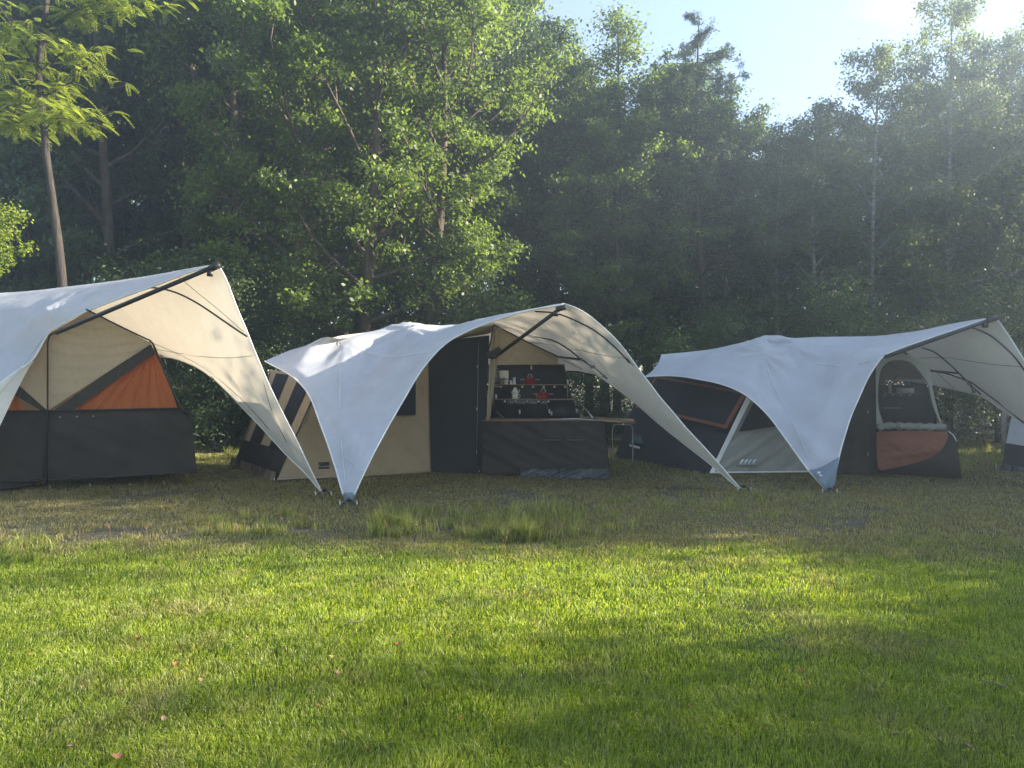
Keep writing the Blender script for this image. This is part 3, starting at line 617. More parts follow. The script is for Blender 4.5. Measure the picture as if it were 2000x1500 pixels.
# ---- right tent: grey walls, arched net door, blue-grey corner
def tent_right():
    r = thing("tent", "right tent with grey walls, arched net window and a rust orange flap", "tent", (4.6, 12.0, 0), "canopy tents pitched in a row")
    T = P(1944, 619, 10.6); pg = P(1619, 962, 9.8); E = P(1258, 736, 13.0); RL = P(1292, 692, 13.2); R2 = P(1725, 655, 12.1)
    edge = [pg, P(1628, 945, 9.82), P(1634, 915, 9.9), P(1640, 887, 10.05), P(1652, 844, 10.2), P(1664, 808, 10.35), P(1676, 781, 10.45), P(1693, 743, 10.55), P(1710, 715, 10.6), P(1727, 695, 10.6), P(1760, 680, 10.6), P(1800, 666, 10.6), P(1850, 649, 10.6), P(1900, 632, 10.6), T]
    ridge = [T, P(1900, 625, 10.9), P(1850, 634, 11.2), P(1800, 645, 11.6), R2]
    top = ridge + [P(1680, 657, 12.4), P(1600, 658, 12.6), P(1560, 660, 12.6), P(1545, 660, 12.6), P(1530, 657, 12.6), P(1517, 654, 12.6), P(1503, 657, 12.6), P(1470, 665, 12.7), P(1440, 671, 12.8), P(1395, 681, 13), P(1340, 688, 13.1), RL]
    bot = [pg, P(1597, 939, 9.95), P(1577, 916, 10.1), P(1553, 883, 10.4), P(1530, 851, 10.7), P(1505, 817, 11), P(1480, 791, 11.2), P(1455, 771, 11.4), P(1430, 758, 11.6), P(1400, 748, 11.8), P(1370, 742, 12), P(1335, 736, 12.3), P(1300, 734, 12.6), E]
    C = P(1492, 690, 11.9)
    near = coons(bot, top, edge, [E, P(1274, 724, 13.05), P(1286, 708, 13.1), RL], 60, 70, bumps=[(C, 0.35, (0, -0.14, 0.14))], flip=True,
                 folds=[(P(1517, 660, 12.5), 0.7, 0.030, 15, (0, -.5, 1)), (C, 0.8, 0.024, 10, (0, -1, .5)), (P(1690, 700, 10.8), 0.8, 0.014, 15, (0, -1, .5)), (pg, 0.8, 0.014, 30, (1, -1, 0))])
    pw = P(2180, 962, 9.8)
    e2 = [T, P(1957, 637, 10.6), P(1976, 665, 10.55), P(2000, 703, 10.45), P(2060, 790, 10.3), P(2150, 920, 10.0), pw]
    b2 = [pw, P(2100, 897, 10.4), P(2050, 861, 10.8), P(2000, 828, 11.2), P(1976, 813, 11.5), P(1950, 795, 11.8), P(1916, 774, 12.2), P(1890, 767, 12.5), P(1868, 762, 12.8), P(1840, 756, 13), P(1818, 751, 13.2), P(1780, 745, 13.4)]
    s2 = [P(1780, 745, 13.4), P(1752, 700, 12.9), R2]
    wing = coons(e2, s2[::-1], ridge, b2, 46, 46, folds=[(T, 0.9, 0.012, 18, (0.3, -1, 0))])
    far = coons(top[len(ridge) - 1:], [s2[0], P(1600, 735, 14.2), P(1450, 730, 14.6), P(1310, 726, 14.4)], s2[::-1], [RL, P(1300, 712, 13.9), P(1310, 726, 14.4)], 30, 14)
    c = canopy(r, near, wing, far, [crv(edge, 60), crv(bot, 44), crv(e2, 36), crv(b2, 40)],
               [along(near, [(1492, 694), (1505, 740), (1530, 790), (1560, 850), (1580, 895)], 0.008, 20), along(near, [(1492, 692), (1560, 705), (1640, 715), (1700, 705)], 0.006, 16), along(near, [(1400, 685), (1440, 692), (1492, 692)], 0.006, 10)])
    q = [P(1619, 964, 9.76)] + crv([P(1580, 918, 10.0), P(1598, 915, 9.98), P(1616, 906, 9.93), P(1639, 892, 9.93)], 7)[:] + [P(1631, 945, 9.77)]
    cp = obj("corner_patch", sheet(q, 0.010), M['greypatch'], c)
    obj("emblem", join(sheet(PP((1597, 921, 9.9), (1603, 921, 9.9), (1601, 926, 9.9), (1596, 926, 9.9)), .006), sheet(PP((1602, 926, 9.88), (1608, 930, 9.87), (1604, 932, 9.87), (1599, 928, 9.88)), .006)), M['print'], cp)
    stake(r, ground(1620, 965), (0.15, -0.02)); stake(r, ground(2182, 964), (0.12, -0.05))
    # dark bed end with orange framed window
    e = [P(1200, 893, 14.5), P(1386, 924, 11.9), P(1470, 750, 12.0), P(1262, 728, 14.2)]
    ew = obj("bed_end", cloth(e, n=22, m=22, fold=0.004), M['slate'], r)
    wq = [P(1243, 797, 13.9), P(1421, 839, 11.9), P(1462, 768, 11.95), P(1283, 735, 13.9)]
    fr = []
    for s0, s1, t0, t1 in ((0, 1, 0, .085), (0, 1, .94, 1), (0, .03, .085, .94), (.96, 1, .085, .94)):
        fr.append(cloth(wq, s0, s1, t0, t1, 16 if s1 - s0 > .5 else 3, 12 if t1 - t0 > .5 else 3, .03))
    obj("window_frame", join(*fr), M['rust'], ew)
    obj("window_net", cloth(wq, .03, .96, .085, .94, 14, 10, .025), M['net'], ew)
    obj("ground_skirt", cloth([e[0] + Vector((0, -.03, -.05)), e[1] + Vector((0, -.03, -.04)), e[1] + Vector((0, -.03, .03)), e[0] + Vector((0, -.03, .05))], n=60, m=3, fold=.02, k=11), M['film'], ew)
    at = bil(e, .20, .18); rt = e[1] - e[0]; nn = Vector((-.02, -.04, 0))
    obj("emblem", sheet([at + nn + rt.normalized() * a + Vector((0, 0, b)) for a, b in ((-.20, .02), (-.02, .24), (.06, .16), (.12, .22), (.24, .06), (.24, .02))], .006), M['teal'], ew)
    obj("emblem", sheet([at + nn + rt.normalized() * a + Vector((0, 0, b)) for a, b in ((-.22, -.05), (.12, -.07), (.12, -.03), (-.22, 0))], .006), M['print'], ew)
    # grey side wall
    w = [P(1386, 923, 11.88), P(1640, 920, 11.95), P(1640, 745, 11.95), P(1469, 758, 11.95)]
    sw = obj("side_wall", cloth(w, n=60, m=30, fold=0.018, k=5, slant=-.8), M['grey'], r)
    obj("window", cloth([P(1443, 843, 11.84), P(1570, 825, 11.86), P(1570, 770, 11.88), P(1478, 774, 11.88)], n=8, m=8), M['net'], sw)
    obj("hem_strip", tube([P(1386, 923, 11.84), P(1500, 922, 11.86), P(1640, 920, 11.9)], 0.016, 6), M['hem'], sw)
    obj("corner_welt", cloth([P(1386, 923, 11.84), P(1395, 923, 11.84), P(1478, 758, 11.9), P(1466, 758, 11.9)], n=4, m=20, fold=.006, k=1), M['hem'], sw)
    text("lettering", "HOLTKAMPER", 0.055, P(1458, 912.5, 11.82), (1, 0, 0), (0, 0, 1), M['navy'], sw)
    for k in range(4):
        x = 1443 + k * 8; obj("emblem", sheet(PP((x, 907, 11.82), (x + 5, 907, 11.82), (x + 11, 897, 11.83), (x + 6, 897, 11.83)), .005), M['print'], sw)
    # charcoal side and arched front
    obj("door_panel", cloth([P(1600, 926, 11.75), P(1713, 925, 11.55), P(1713, 690, 11.55), P(1600, 700, 11.75)], n=20, m=16, fold=.006, k=4), M['dark'], r)
    for y in (805, 887): obj("zip_puller", box(P(1695, y, 11.5), (.012, .012, .05)), M['steel'], r)
    Dp = lambda x: 11.5 - (x - 1712) / 160 * 0.35
    g = lambda x, y, o=0.0: P(x, y, Dp(x) - o)
    outer = [g(*p) for p in ((1712, 838), (1711, 780), (1711, 722), (1717, 708), (1728, 696), (1745, 688), (1765, 685), (1790, 702), (1815, 721), (1819, 745), (1826, 780), (1834, 810), (1843, 834))]
    inner = [g(*p) for p in ((1728, 832), (1718, 800), (1716, 765), (1720, 728), (1728, 714), (1740, 706), (1758, 704), (1775, 707), (1786, 715), (1802, 735), (1812, 752), (1821, 790), (1835, 828))]
    oo, ii = crv(outer, 60), crv(inner, 60)
    V = [p for a, b in zip(oo, ii) for p in (a, b + Vector((0, .01, 0)))]
    Fs = [(2 * k, 2 * k + 1, 2 * k + 3, 2 * k + 2) for k in range(59)]
    af = obj("door_arch", (V, Fs), M['grey'], r)
    obj("piping", tube(ii, .006, 6), M['brown'], af)
    nt = NT("insect_net"); tb = nt.new("ShaderNodeBsdfTransparent"); df = nt.prin((0.03, 0.03, 0.033), .8); ms = nt.new("ShaderNodeMixShader"); ms.inputs[0].default_value = .28
    nt.l.new(tb.outputs[0], ms.inputs[1]); nt.l.new(df, ms.inputs[2]); NETM = nt.end(ms.outputs[0])
    obj("window_net", sheet([p + Vector((0, .03, 0)) for p in ii[::3]], .004), NETM, r)
    obj("inner_board", sheet(PP((1700, 752, 12.3), (1808, 752, 12.3), (1832, 850, 12.3), (1700, 850, 12.3)), .03), M['board'], r)
    obj("inner_ceiling", cloth([P(1705, 740, 12.6), P(1806, 742, 12.6), P(1778, 700, 11.75), P(1730, 700, 11.75)], n=8, m=14, fold=.02, k=1, slant=3), M['flap'], r)
    obj("inner_pole", tube([P(1736, 708, 11.75), P(1760, 724, 12.3), P(1746, 740, 12.5)], .012, 6), M['pole'], r)
    obj("inner_shelf", box(P(1752, 769, 12.15) , (0.72, .16, .018)), M['wood'], r)
    obj("inner_rail", box(P(1744, 797, 12.2), (.30, .02, .02)), M['steel'], r)
    obj("rolled_blind", tube(crv([g(1714, 838, .05), g(1730, 832, .06), g(1780, 833, .07), g(1825, 834, .07), g(1847, 834, .06)], 26), [.03 + .012 * math.sin(k * 1.7) + .027 for k in range(26)], 12), M['roll'], r)
    fq = [g(1712, 925), P(1878, 935, 11.12), P(1868, 862, 11.14), g(1712, 838)]
    base = [g(1712, 925), g(1790, 929), P(1878, 935, 11.12), P(1872, 885, 11.13), P(1867, 860, 11.14), P(1850, 842, 11.18), g(1780, 838), g(1712, 839)]
    obj("apron", sheet(base, .03), M['apron'], r)
    op = crv([g(1712, 843, .05), g(1712, 880, .05), g(1715, 914, .05)], 8) + crv([g(1722, 919, .05), g(1760, 911, .06), g(1810, 897, .07), P(1838, 879, 11.08), P(1851, 856, 11.08), P(1851, 843, 11.09)], 16) + [g(1780, 841, .06)]
    cx = sum((p for p in op), Vector()) / len(op)
    V = [cx + Vector((0, -.03, 0))]; Fs = []
    n = len(op)
    for ring in (.25, .5, .75, 1.0):
        for k, p in enumerate(op): V.append(cx.lerp(p, ring) + Vector((0, -.03 * (1 - ring) - .012 * math.sin(k * 1.1 + ring * 5) * (ring < 1), 0)))
    for k in range(n): Fs.append((0, 1 + k, 1 + (k + 1) % n))
    for q in range(3):
        for k in range(n): a, b = 1 + q * n + k, 1 + q * n + (k + 1) % n; Fs.append((a, a + n, b + n, b))
    obj("orange_flap", (V, Fs), M['rust'], r, label="rust orange flap folded over the dark apron")
    obj("fibre_rod", tube(crv([P(1852, 842, 11.1), P(1862, 850, 11.08), P(1868, 862, 11.08)], 6), .007, 6), M['whitepaint'], r)
    # poles
    st = [P(1729, 697, 10.56), P(1941, 622, 10.5)]
    o = obj("strut", tube(st, 0.030, 10), M['pole'], r)
    obj("strut_foot", join(tube([st[1] + Vector((-.09, 0, -.03)), st[1] + Vector((.04, 0, .01))], 0.042, 10), box(st[1] + Vector((-.13, 0, -.10)), (0.07, 0.05, 0.07), .3)), M['pole'], o)
    for q in ([(1880, 637), (1905, 642), (1935, 656), (1965, 681), (1990, 708), (2030, 770)], [(1800, 679), (1825, 688), (1855, 712), (1882, 738), (1900, 755), (1916, 771)], [(1816, 724), (1850, 730), (1870, 737), (1895, 746), (1925, 768), (1965, 798), (2005, 830)]):
        obj("arch_pole", tube(along(wing, q, 0.05), .012, 8), M['pole'], r)
    obj("roof_pole", tube([P(1764, 687, 11.3), P(1790, 705, 11.6), P(1817, 724, 12.0)], .013, 8), M['pole'], r)
    obj("roof_pole", tube([P(1817, 724, 12.0), P(1873, 729, depth_on(wing, 1873, 729) - .08)], 0.017, 8), M['pole'], r)
    for q in ([(1790, 700), (1840, 698), (1880, 703), (1940, 712), (1998, 716)], [(1830, 728), (1865, 760)]):
        obj("guy_cord", tube(along(wing, q, 0.03, 12), 0.004, 5), M['cordm'], r)
    a = along(wing, [(1880, 742), (1890, 746), (1902, 765)], .09, 6)
    obj("tensioner", join(tube(a, .013, 8), box(a[2], (.06, .04, .05)), box(a[5], (.05, .04, .05))), M['alu'], r)
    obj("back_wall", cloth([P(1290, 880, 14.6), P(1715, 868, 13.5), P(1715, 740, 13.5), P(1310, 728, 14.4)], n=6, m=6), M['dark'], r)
    return r
TR = tent_right()

def tent_far_right():
    r = thing("tent", "white tent with a dark skirt cut off by the right edge of the picture", "tent", (9.4, 12.6, 0))
    obj("canvas_wall", cloth([P(1965, 865, 12.4), P(2110, 884, 11.4), P(2100, 770, 11.6), P(1984, 772, 12.5)], n=12, m=12, fold=.008, k=2), M['white'], r)
    obj("skirt", cloth([P(1957, 909, 12.35), P(2110, 938, 11.35), P(2110, 884, 11.38), P(1965, 866, 12.38)], n=12, m=12, fold=.01, k=2), M['slate'], r)
    obj("hem", tube([P(1965, 865, 12.35), P(2110, 884, 11.35)], .014, 6), M['hem'], r)
    obj("ground_skirt", cloth([P(1953, 917, 12.3), P(2110, 946, 11.3), P(2110, 930, 11.3), P(1957, 906, 12.3)], n=40, m=3, fold=.03, k=6), M['film'], r)
    obj("back_wall", cloth([P(1975, 905, 14.2), P(2110, 905, 14.2), P(2100, 760, 14.0), P(1995, 765, 14.0)], n=4, m=4), M['white'], r)
    obj("roof", cloth([P(1984, 772, 12.5), P(2100, 770, 11.6), P(2130, 690, 13), P(2010, 700, 13.4)], n=8, m=8), M['white'], r)
    obj("tent_peg", tube([ground(1946, 917) + Vector((.06, .1, .09)), ground(1946, 917)], .008, 6), M['steel'], r)
tent_far_right()

# ------------------------------------------------------------------ camp kitchen of the middle tent and what stands on it
def kitchen():
    r = TM
    k = obj("kitchen_unit", join(box((0.55, 12.35, 0.52), (2.0, 1.15, 0.72))), M['board'], r)
    fr = [P(942, 925, 11.62), P(1189, 931, 11.28), P(1180, 823, 11.34), P(944, 822, 11.66)]
    ap = obj("apron", cloth(fr, n=60, m=30, off=.01, fold=.018, k=3, slant=.7), M['apron'], k)
    obj("apron", cloth([P(1189, 931, 11.29), P(1189, 905, 12.6), P(1181, 815, 12.6), P(1180, 823, 11.35)], n=8, m=12, fold=.008, k=2), M['apron'], k)
    for a, b in (((1061, 853), (1097, 853)), ((1104, 853), (1143, 853))):
        D = lambda x: 11.62 - (x - 942) / 247 * .34 - .05
        obj("pocket_welt", join(tube([P(a[0], a[1], D(a[0])), P(b[0], b[1], D(b[0]))], .008, 6), cloth([P(a[0] + 3, 861, D(a[0])), P(b[0] - 2, 861, D(b[0])), P(b[0] - 2, 857, D(b[0])), P(a[0] + 3, 857, D(a[0]))], n=4, m=2)), M['handle'], k)
    obj("ground_skirt", cloth([P(1020, 937, 11.35), P(1194, 936, 11.08), P(1187, 917, 11.22), P(1016, 919, 11.45)], n=90, m=12, off=.03, fold=.030, k=6, slant=1.7), M['film'], k)
    top = box((0.55, 12.25, 0.897), (2.06, 1.35, 0.018)); obj("worktop", top, M['worktop'], k)
    obj("worktop_frame", tube([P(1060, 820, 11.45), P(1125, 818, 11.4), P(1180, 822, 11.3)], .014, 6), M['steel'], k)
    obj("lid_board", sheet(PP((968, 711, 12.62), (1102, 711, 12.62), (1108, 747, 12.60), (1118, 780, 12.56), (1133, 818, 12.50), (956, 818, 12.50), (962, 747, 12.58)), .035), M['board'], k)
    obj("lid_board", sheet(PP((1073, 786, 12.46), (1120, 783, 12.46), (1131, 815, 12.42), (1070, 815, 12.42)), .03), M['board'], k)
    obj("lid_edge", tube([P(967, 711, 12.58), P(1103, 712, 12.58)], .012, 6), M['wood'], k)
    def shelf(x0, x1, y, D, clips):
        a, b = P(x0, y, D), P(x1, y, D); c = (a + b) / 2
        s = obj("shelf", box(c + Vector((0, .05, 0)), (b.x - a.x, .22, .016)), M['wood'], k)
        for x in clips: obj("shelf_clip", box(P(x, y + 4, D - .06), (.035, .03, .03)), M['plastic'], k)
        return c.z + .008
    z1 = shelf(958, 1118, 751.5, 12.35, (978, 1020, 1041, 1062, 1083, 1104)); z2 = shelf(966, 1125, 780, 12.25, (986, 1007, 1030, 1052, 1071))
    obj("shelf_end", box(P(969, 755, 12.28), (.10, .04, .03)), M['alu'], k)
    for x0, x1 in ((991, 1004), (1008, 1027), (1031, 1049), (1055, 1069)):
        obj("hanging_tray", join(box(P((x0 + x1) / 2, 782.5, 12.14), ((x1 - x0) / F * 12.1, .02, .012)), box(P((x0 + x1) / 2, 786, 12.2), ((x1 - x0) / F * 11.8, .10, .05))), M['alu'], k)
    for x, y in ((1038, 718), (1015, 804), (1077, 807), (1073, 803), (1109, 746), (1126, 802), (969, 774)):
        obj("latch", join(box(P(x, y, 12.42), (.030, .02, .07)), box(P(x, y + 3, 12.40), (.018, .02, .025))), M['plastic'], k)
    for x in (963, 1067):
        obj("shelf_upright", tube([P(x, 758 if x < 1000 else 782, 12.22), P(x + 2, 800, 12.22)], .010, 6), M['alu'], k)
    obj("shelf_upright", tube([P(1108, 750, 12.22), P(1109, 778, 12.18)], .012, 6), M['alu'], k)
    obj("gas_strut", tube([P(1125, 783, 12.3), P(1145, 800, 12.0), P(1158, 816, 11.8)], .014, 8), M['steel'], k)
    obj("gas_strut", tube([P(1128, 804, 12.3), P(1138, 813, 12.0)], .010, 8), M['steel'], k)
    obj("gas_strut", tube([P(969, 803, 12.2), P(983, 816, 11.9)], .010, 8), M['alu'], k)
    obj("side_pole", tube([P(955, 712, 11.8), P(957, 795, 11.8)], .022, 8), M['alu'], k)
    for y in (790, 808): obj("latch", box(P(955, y, 11.7), (.04, .03, .05)), M['plastic'], k)
    # extension table with a bent tube leg
    t = thing("side_table", "thin wooden side table on a bent tube leg beside the kitchen", "table", P(1218, 905, 11.6).xy.to_3d())
    a = P(1172, 822, 11.35); b = P(1240, 826, 11.6)
    obj("tabletop", sheet([a, b, b + Vector((.1, .75, .02)), a + Vector((0, .75, .02))], .022), M['wood'], t)
    def leg(D):
        return tube(crv([P(1196, 905, D), P(1196, 850, D), P(1197, 833, D), P(1201, 829.5, D), P(1210, 829, D), P(1222, 829, D), P(1231, 830, D), P(1235, 835, D), P(1236, 850, D), P(1236, 905, D)], 40), .012, 8)
    obj("leg", leg(11.5), M['alu'], t); obj("leg_clip", box(P(1217, 828.5, 11.48), (.03, .03, .02)), M['plastic'], t)
    # crockery on the shelves
    def put(name, label, cat, px, z, D=12.27, group=None): return thing(name, label, cat, Vector(((px - 1000) / F * D, D, z)), group)
    def part(name, vf, mat, root, label=None): return obj(name, vf, M[mat], root, local=True, label=label)
    def ring(c, rx, rz, r, plane='xz', a0=0, a1=180, n=14):
        c = Vector(c); pts = []
        for i in range(n):
            a = R(a0 + (a1 - a0) * i / (n - 1)); u, v = rx * math.cos(a), rz * math.sin(a)
            pts.append(c + (Vector((u, 0, v)) if plane == 'xz' else Vector((u, v, 0)) if plane == 'xy' else Vector((0, u, v))))
        return tube(pts, r, 6)
    def pot(px, z, D, R_, H, label):
        t = put("cooking_pot", label, "pot", px, z, D, "red enamel pots")
        b = part("pot_body", lathe([(0, 0.0), (R_ * .94, 0.0), (R_, .012), (R_, H), (R_ + .006, H + .004), (R_ - .006, H + .004), (R_ - .008, .012), (0, .01)], sides=28), 'red', t)
        l = part("lid", lathe([(R_ - .004, H + .004), (R_ - .01, H + .012), (R_ * .4, H + .024), (0, H + .027)], sides=28), 'red', t)
        o = obj("lid_handle", ring((0, 0, H + .022), .038, .055, .007, 'xz', -5, 185), M['steel'], l, local=True)
        for s in (1, -1):
            part("side_handle", ring((s * R_, 0, H * .80), .075 * s, .03, .007, 'xy', -90, 90), 'steel', t)
        return t
    pot(1035, z1, 12.27, .092, .10, "red enamel pot with upright steel lid handle on the upper shelf")
    pot(1061, z2, 12.2, .095, .105, "red enamel pot standing on the lower shelf beside small mugs")
    t = put("mug", "small red enamel mug in front of the lower shelf pot", "mug", 1054, z2, 12.16)
    part("mug_body", lathe([(0, 0), (.038, 0), (.040, .08), (.036, .08), (.034, .008), (0, .006)]), 'red', t); part("handle", ring((-.038, 0, .042), -.026, .026, .005, 'xz', -90, 90), 'steel', t)
    t = put("mug", "white enamel mug carrying a coffee filter on the lower shelf", "mug", 1006, z2)
    part("mug_body", lathe([(0, 0), (.052, 0), (.056, .10), (.052, .10), (.048, .008), (0, .006)]), 'enamel', t); part("handle", ring((.054, 0, .052), .034, .032, .006, 'xz', -90, 90), 'enamel', t)
    t = put("coffee_filter", "pale cone shaped coffee filter resting on the white mug", "coffee filter", 1006, z2 + .10)
    part("cone", lathe([(.018, 0), (.072, .008), (.070, .014), (.055, .03), (.016, .10), (.010, .10), (.05, .03), (.015, .004)]), 'enamel', t)
    part("handle", ring((.058, 0, .04), .022, .025, .005, 'xz', -90, 90), 'enamel', t)
    t = put("wire_basket", "round wire basket hanging at the left end of the upper shelf", "basket", 966.5, z1 + .03, 12.12)
    wires = [lathe([(.085, .185), (.09, .19), (.085, .195), (.08, .19), (.085, .185)], sides=20), lathe([(.066, .02), (.07, .024), (.066, .028), (.062, .024), (.066, .02)], sides=20), lathe([(.076, .10), (.079, .103), (.076, .106), (.073, .103), (.076, .10)], sides=20)]
    for i in range(16):
        a = i * math.pi / 8; wires.append(tube([(.085 * math.cos(a), .085 * math.sin(a), .19), (.066 * math.cos(a), .066 * math.sin(a), .024)], .003, 5))
    part("basket_body", join(*wires), 'steel', t); part("hanger", ring((0, 0, .19), .07, .06, .004), 'steel', t)
    t = put("picture_card", "white card with small dark drawing leaning on the upper shelf", "card", 984.5, z1, 12.38)
    part("card_sheet", box((0, 0, .14), (.155, .006, .20)), 'paper', t)
    part("drawing", join(box((.0, -.006, .085), (.010, .004, .05)), box((-.022, -.006, .09), (.026, .004, .03)), box((.026, -.006, .092), (.022, .004, .026)), box((0, -.006, .125), (.014, .004, .016))), 'ink', t)
    for px, nm, col, h, lab in ((979, "jar", 'jar', .085, "brown glass jar below the white card on the upper shelf"), (988, "tin", 'enamel', .085, "patterned tin beside the brown jar on the upper shelf")):
        t = put(nm, lab, nm, px, z1, 12.2); part(nm + "_body", lathe([(0, 0), (.036, 0), (.038, .01), (.038, h - .015), (.03, h - .004), (0, h - .004)]), col, t)
        part("lid", lathe([(.034, h - .006), (.034, h + .012), (0, h + .012)]), 'ink' if col == 'jar' else 'jar', t)
        if col != 'jar': part("pattern", join(*[box((math.sin(a) * .037, -math.cos(a) * .037, .04), (.008, .008, .045)) for a in (-.9, -.3, .3, .9)]), 'ink', t)
    for px, h, lab in ((998, .07, "short salt shaker on the upper shelf"), (1004.5, .12, "taller pepper shaker with pale top on the upper shelf")):
        t = put("shaker", lab, "shaker", px, z1, 12.2); part("shaker_body", lathe([(0, 0), (.026, 0), (.027, .01), (.022, h * .55), (.018, h * .62), (0, h * .62)]), 'plastic', t)
        part("cap", lathe([(.014, h * .6), (.026, h * .72), (.026, h * .92), (.012, h), (0, h)]), 'enamel', t)
    # the right tent's inner shelf
    zz = P(1752, 769, 12.15).z + .01
    def inside(nm, lab, cat, px, vf, mat, h=0):
        t = put(nm, lab, cat, px, zz, 12.12); part(nm + "_body", vf, mat, t); return t
    t = inside("bottle", "tall thin steel flask on the shelf behind the net window", "bottle", 1738, lathe([(0, 0), (.026, 0), (.026, .15), (.018, .17), (0, .17)]), 'plastic'); part("lid", lathe([(.019, .17), (.019, .20), (0, .205)]), 'ink', t)
    t = inside("cup_stack", "stack of pale cups at left behind the net window", "cups", 1724, lathe([(0, 0), (.03, 0), (.034, .05), (.03, .05), (.034, .10), (.03, .10), (.034, .15), (0, .15)]), 'jar'); part("cup_rim", lathe([(.034, .15), (.037, .153), (.034, .156), (.03, .153)]), 'enamel', t)
    t = inside("pan", "low steel pan on the shelf behind the net window", "pan", 1768, lathe([(0, 0), (.13, 0), (.135, .01), (.135, .085), (.128, .085), (.126, .01), (0, .008)]), 'plastic'); part("lid", lathe([(.135, .087), (.12, .10), (.02, .11), (0, .11)]), 'alu', t)
    for i, px in enumerate((1728, 1743, 1760, 1777)): obj("shelf_clip", box(P(px, 772, 12.04), (.03, .03, .025)), M['plastic'], TR)
kitchen()

# ------------------------------------------------------------------ trees
def leaf_mesh(name, cen, axis, nrm, size, aspect, mat):
    """many small diamond leaves; arrays of centres, stem directions, normals, lengths"""
    n = len(cen); side = np.cross(nrm, axis); side /= np.linalg.norm(side, axis=1, keepdims=True) + 1e-9
    L = size[:, None]; w = L * aspect * 0.5
    V = np.zeros((n, 4, 3))
    V[:, 0] = cen - axis * L * .5; V[:, 1] = cen + side * w + nrm * L * .06; V[:, 2] = cen + axis * L * .5; V[:, 3] = cen - side * w + nrm * L * .06
    me = bpy.data.meshes.new(name); me.vertices.add(n * 4); me.vertices.foreach_set("co", V.reshape(-1).astype(np.float32))
    me.loops.add(n * 4); me.loops.foreach_set("vertex_index", np.arange(n * 4, dtype=np.int32))
    me.polygons.add(n); me.polygons.foreach_set("loop_start", (np.arange(n) * 4).astype(np.int32))
    me.update(calc_edges=True); me.materials.append(mat); return me
def unit(a): return a / (np.linalg.norm(a, axis=-1, keepdims=True) + 1e-9)

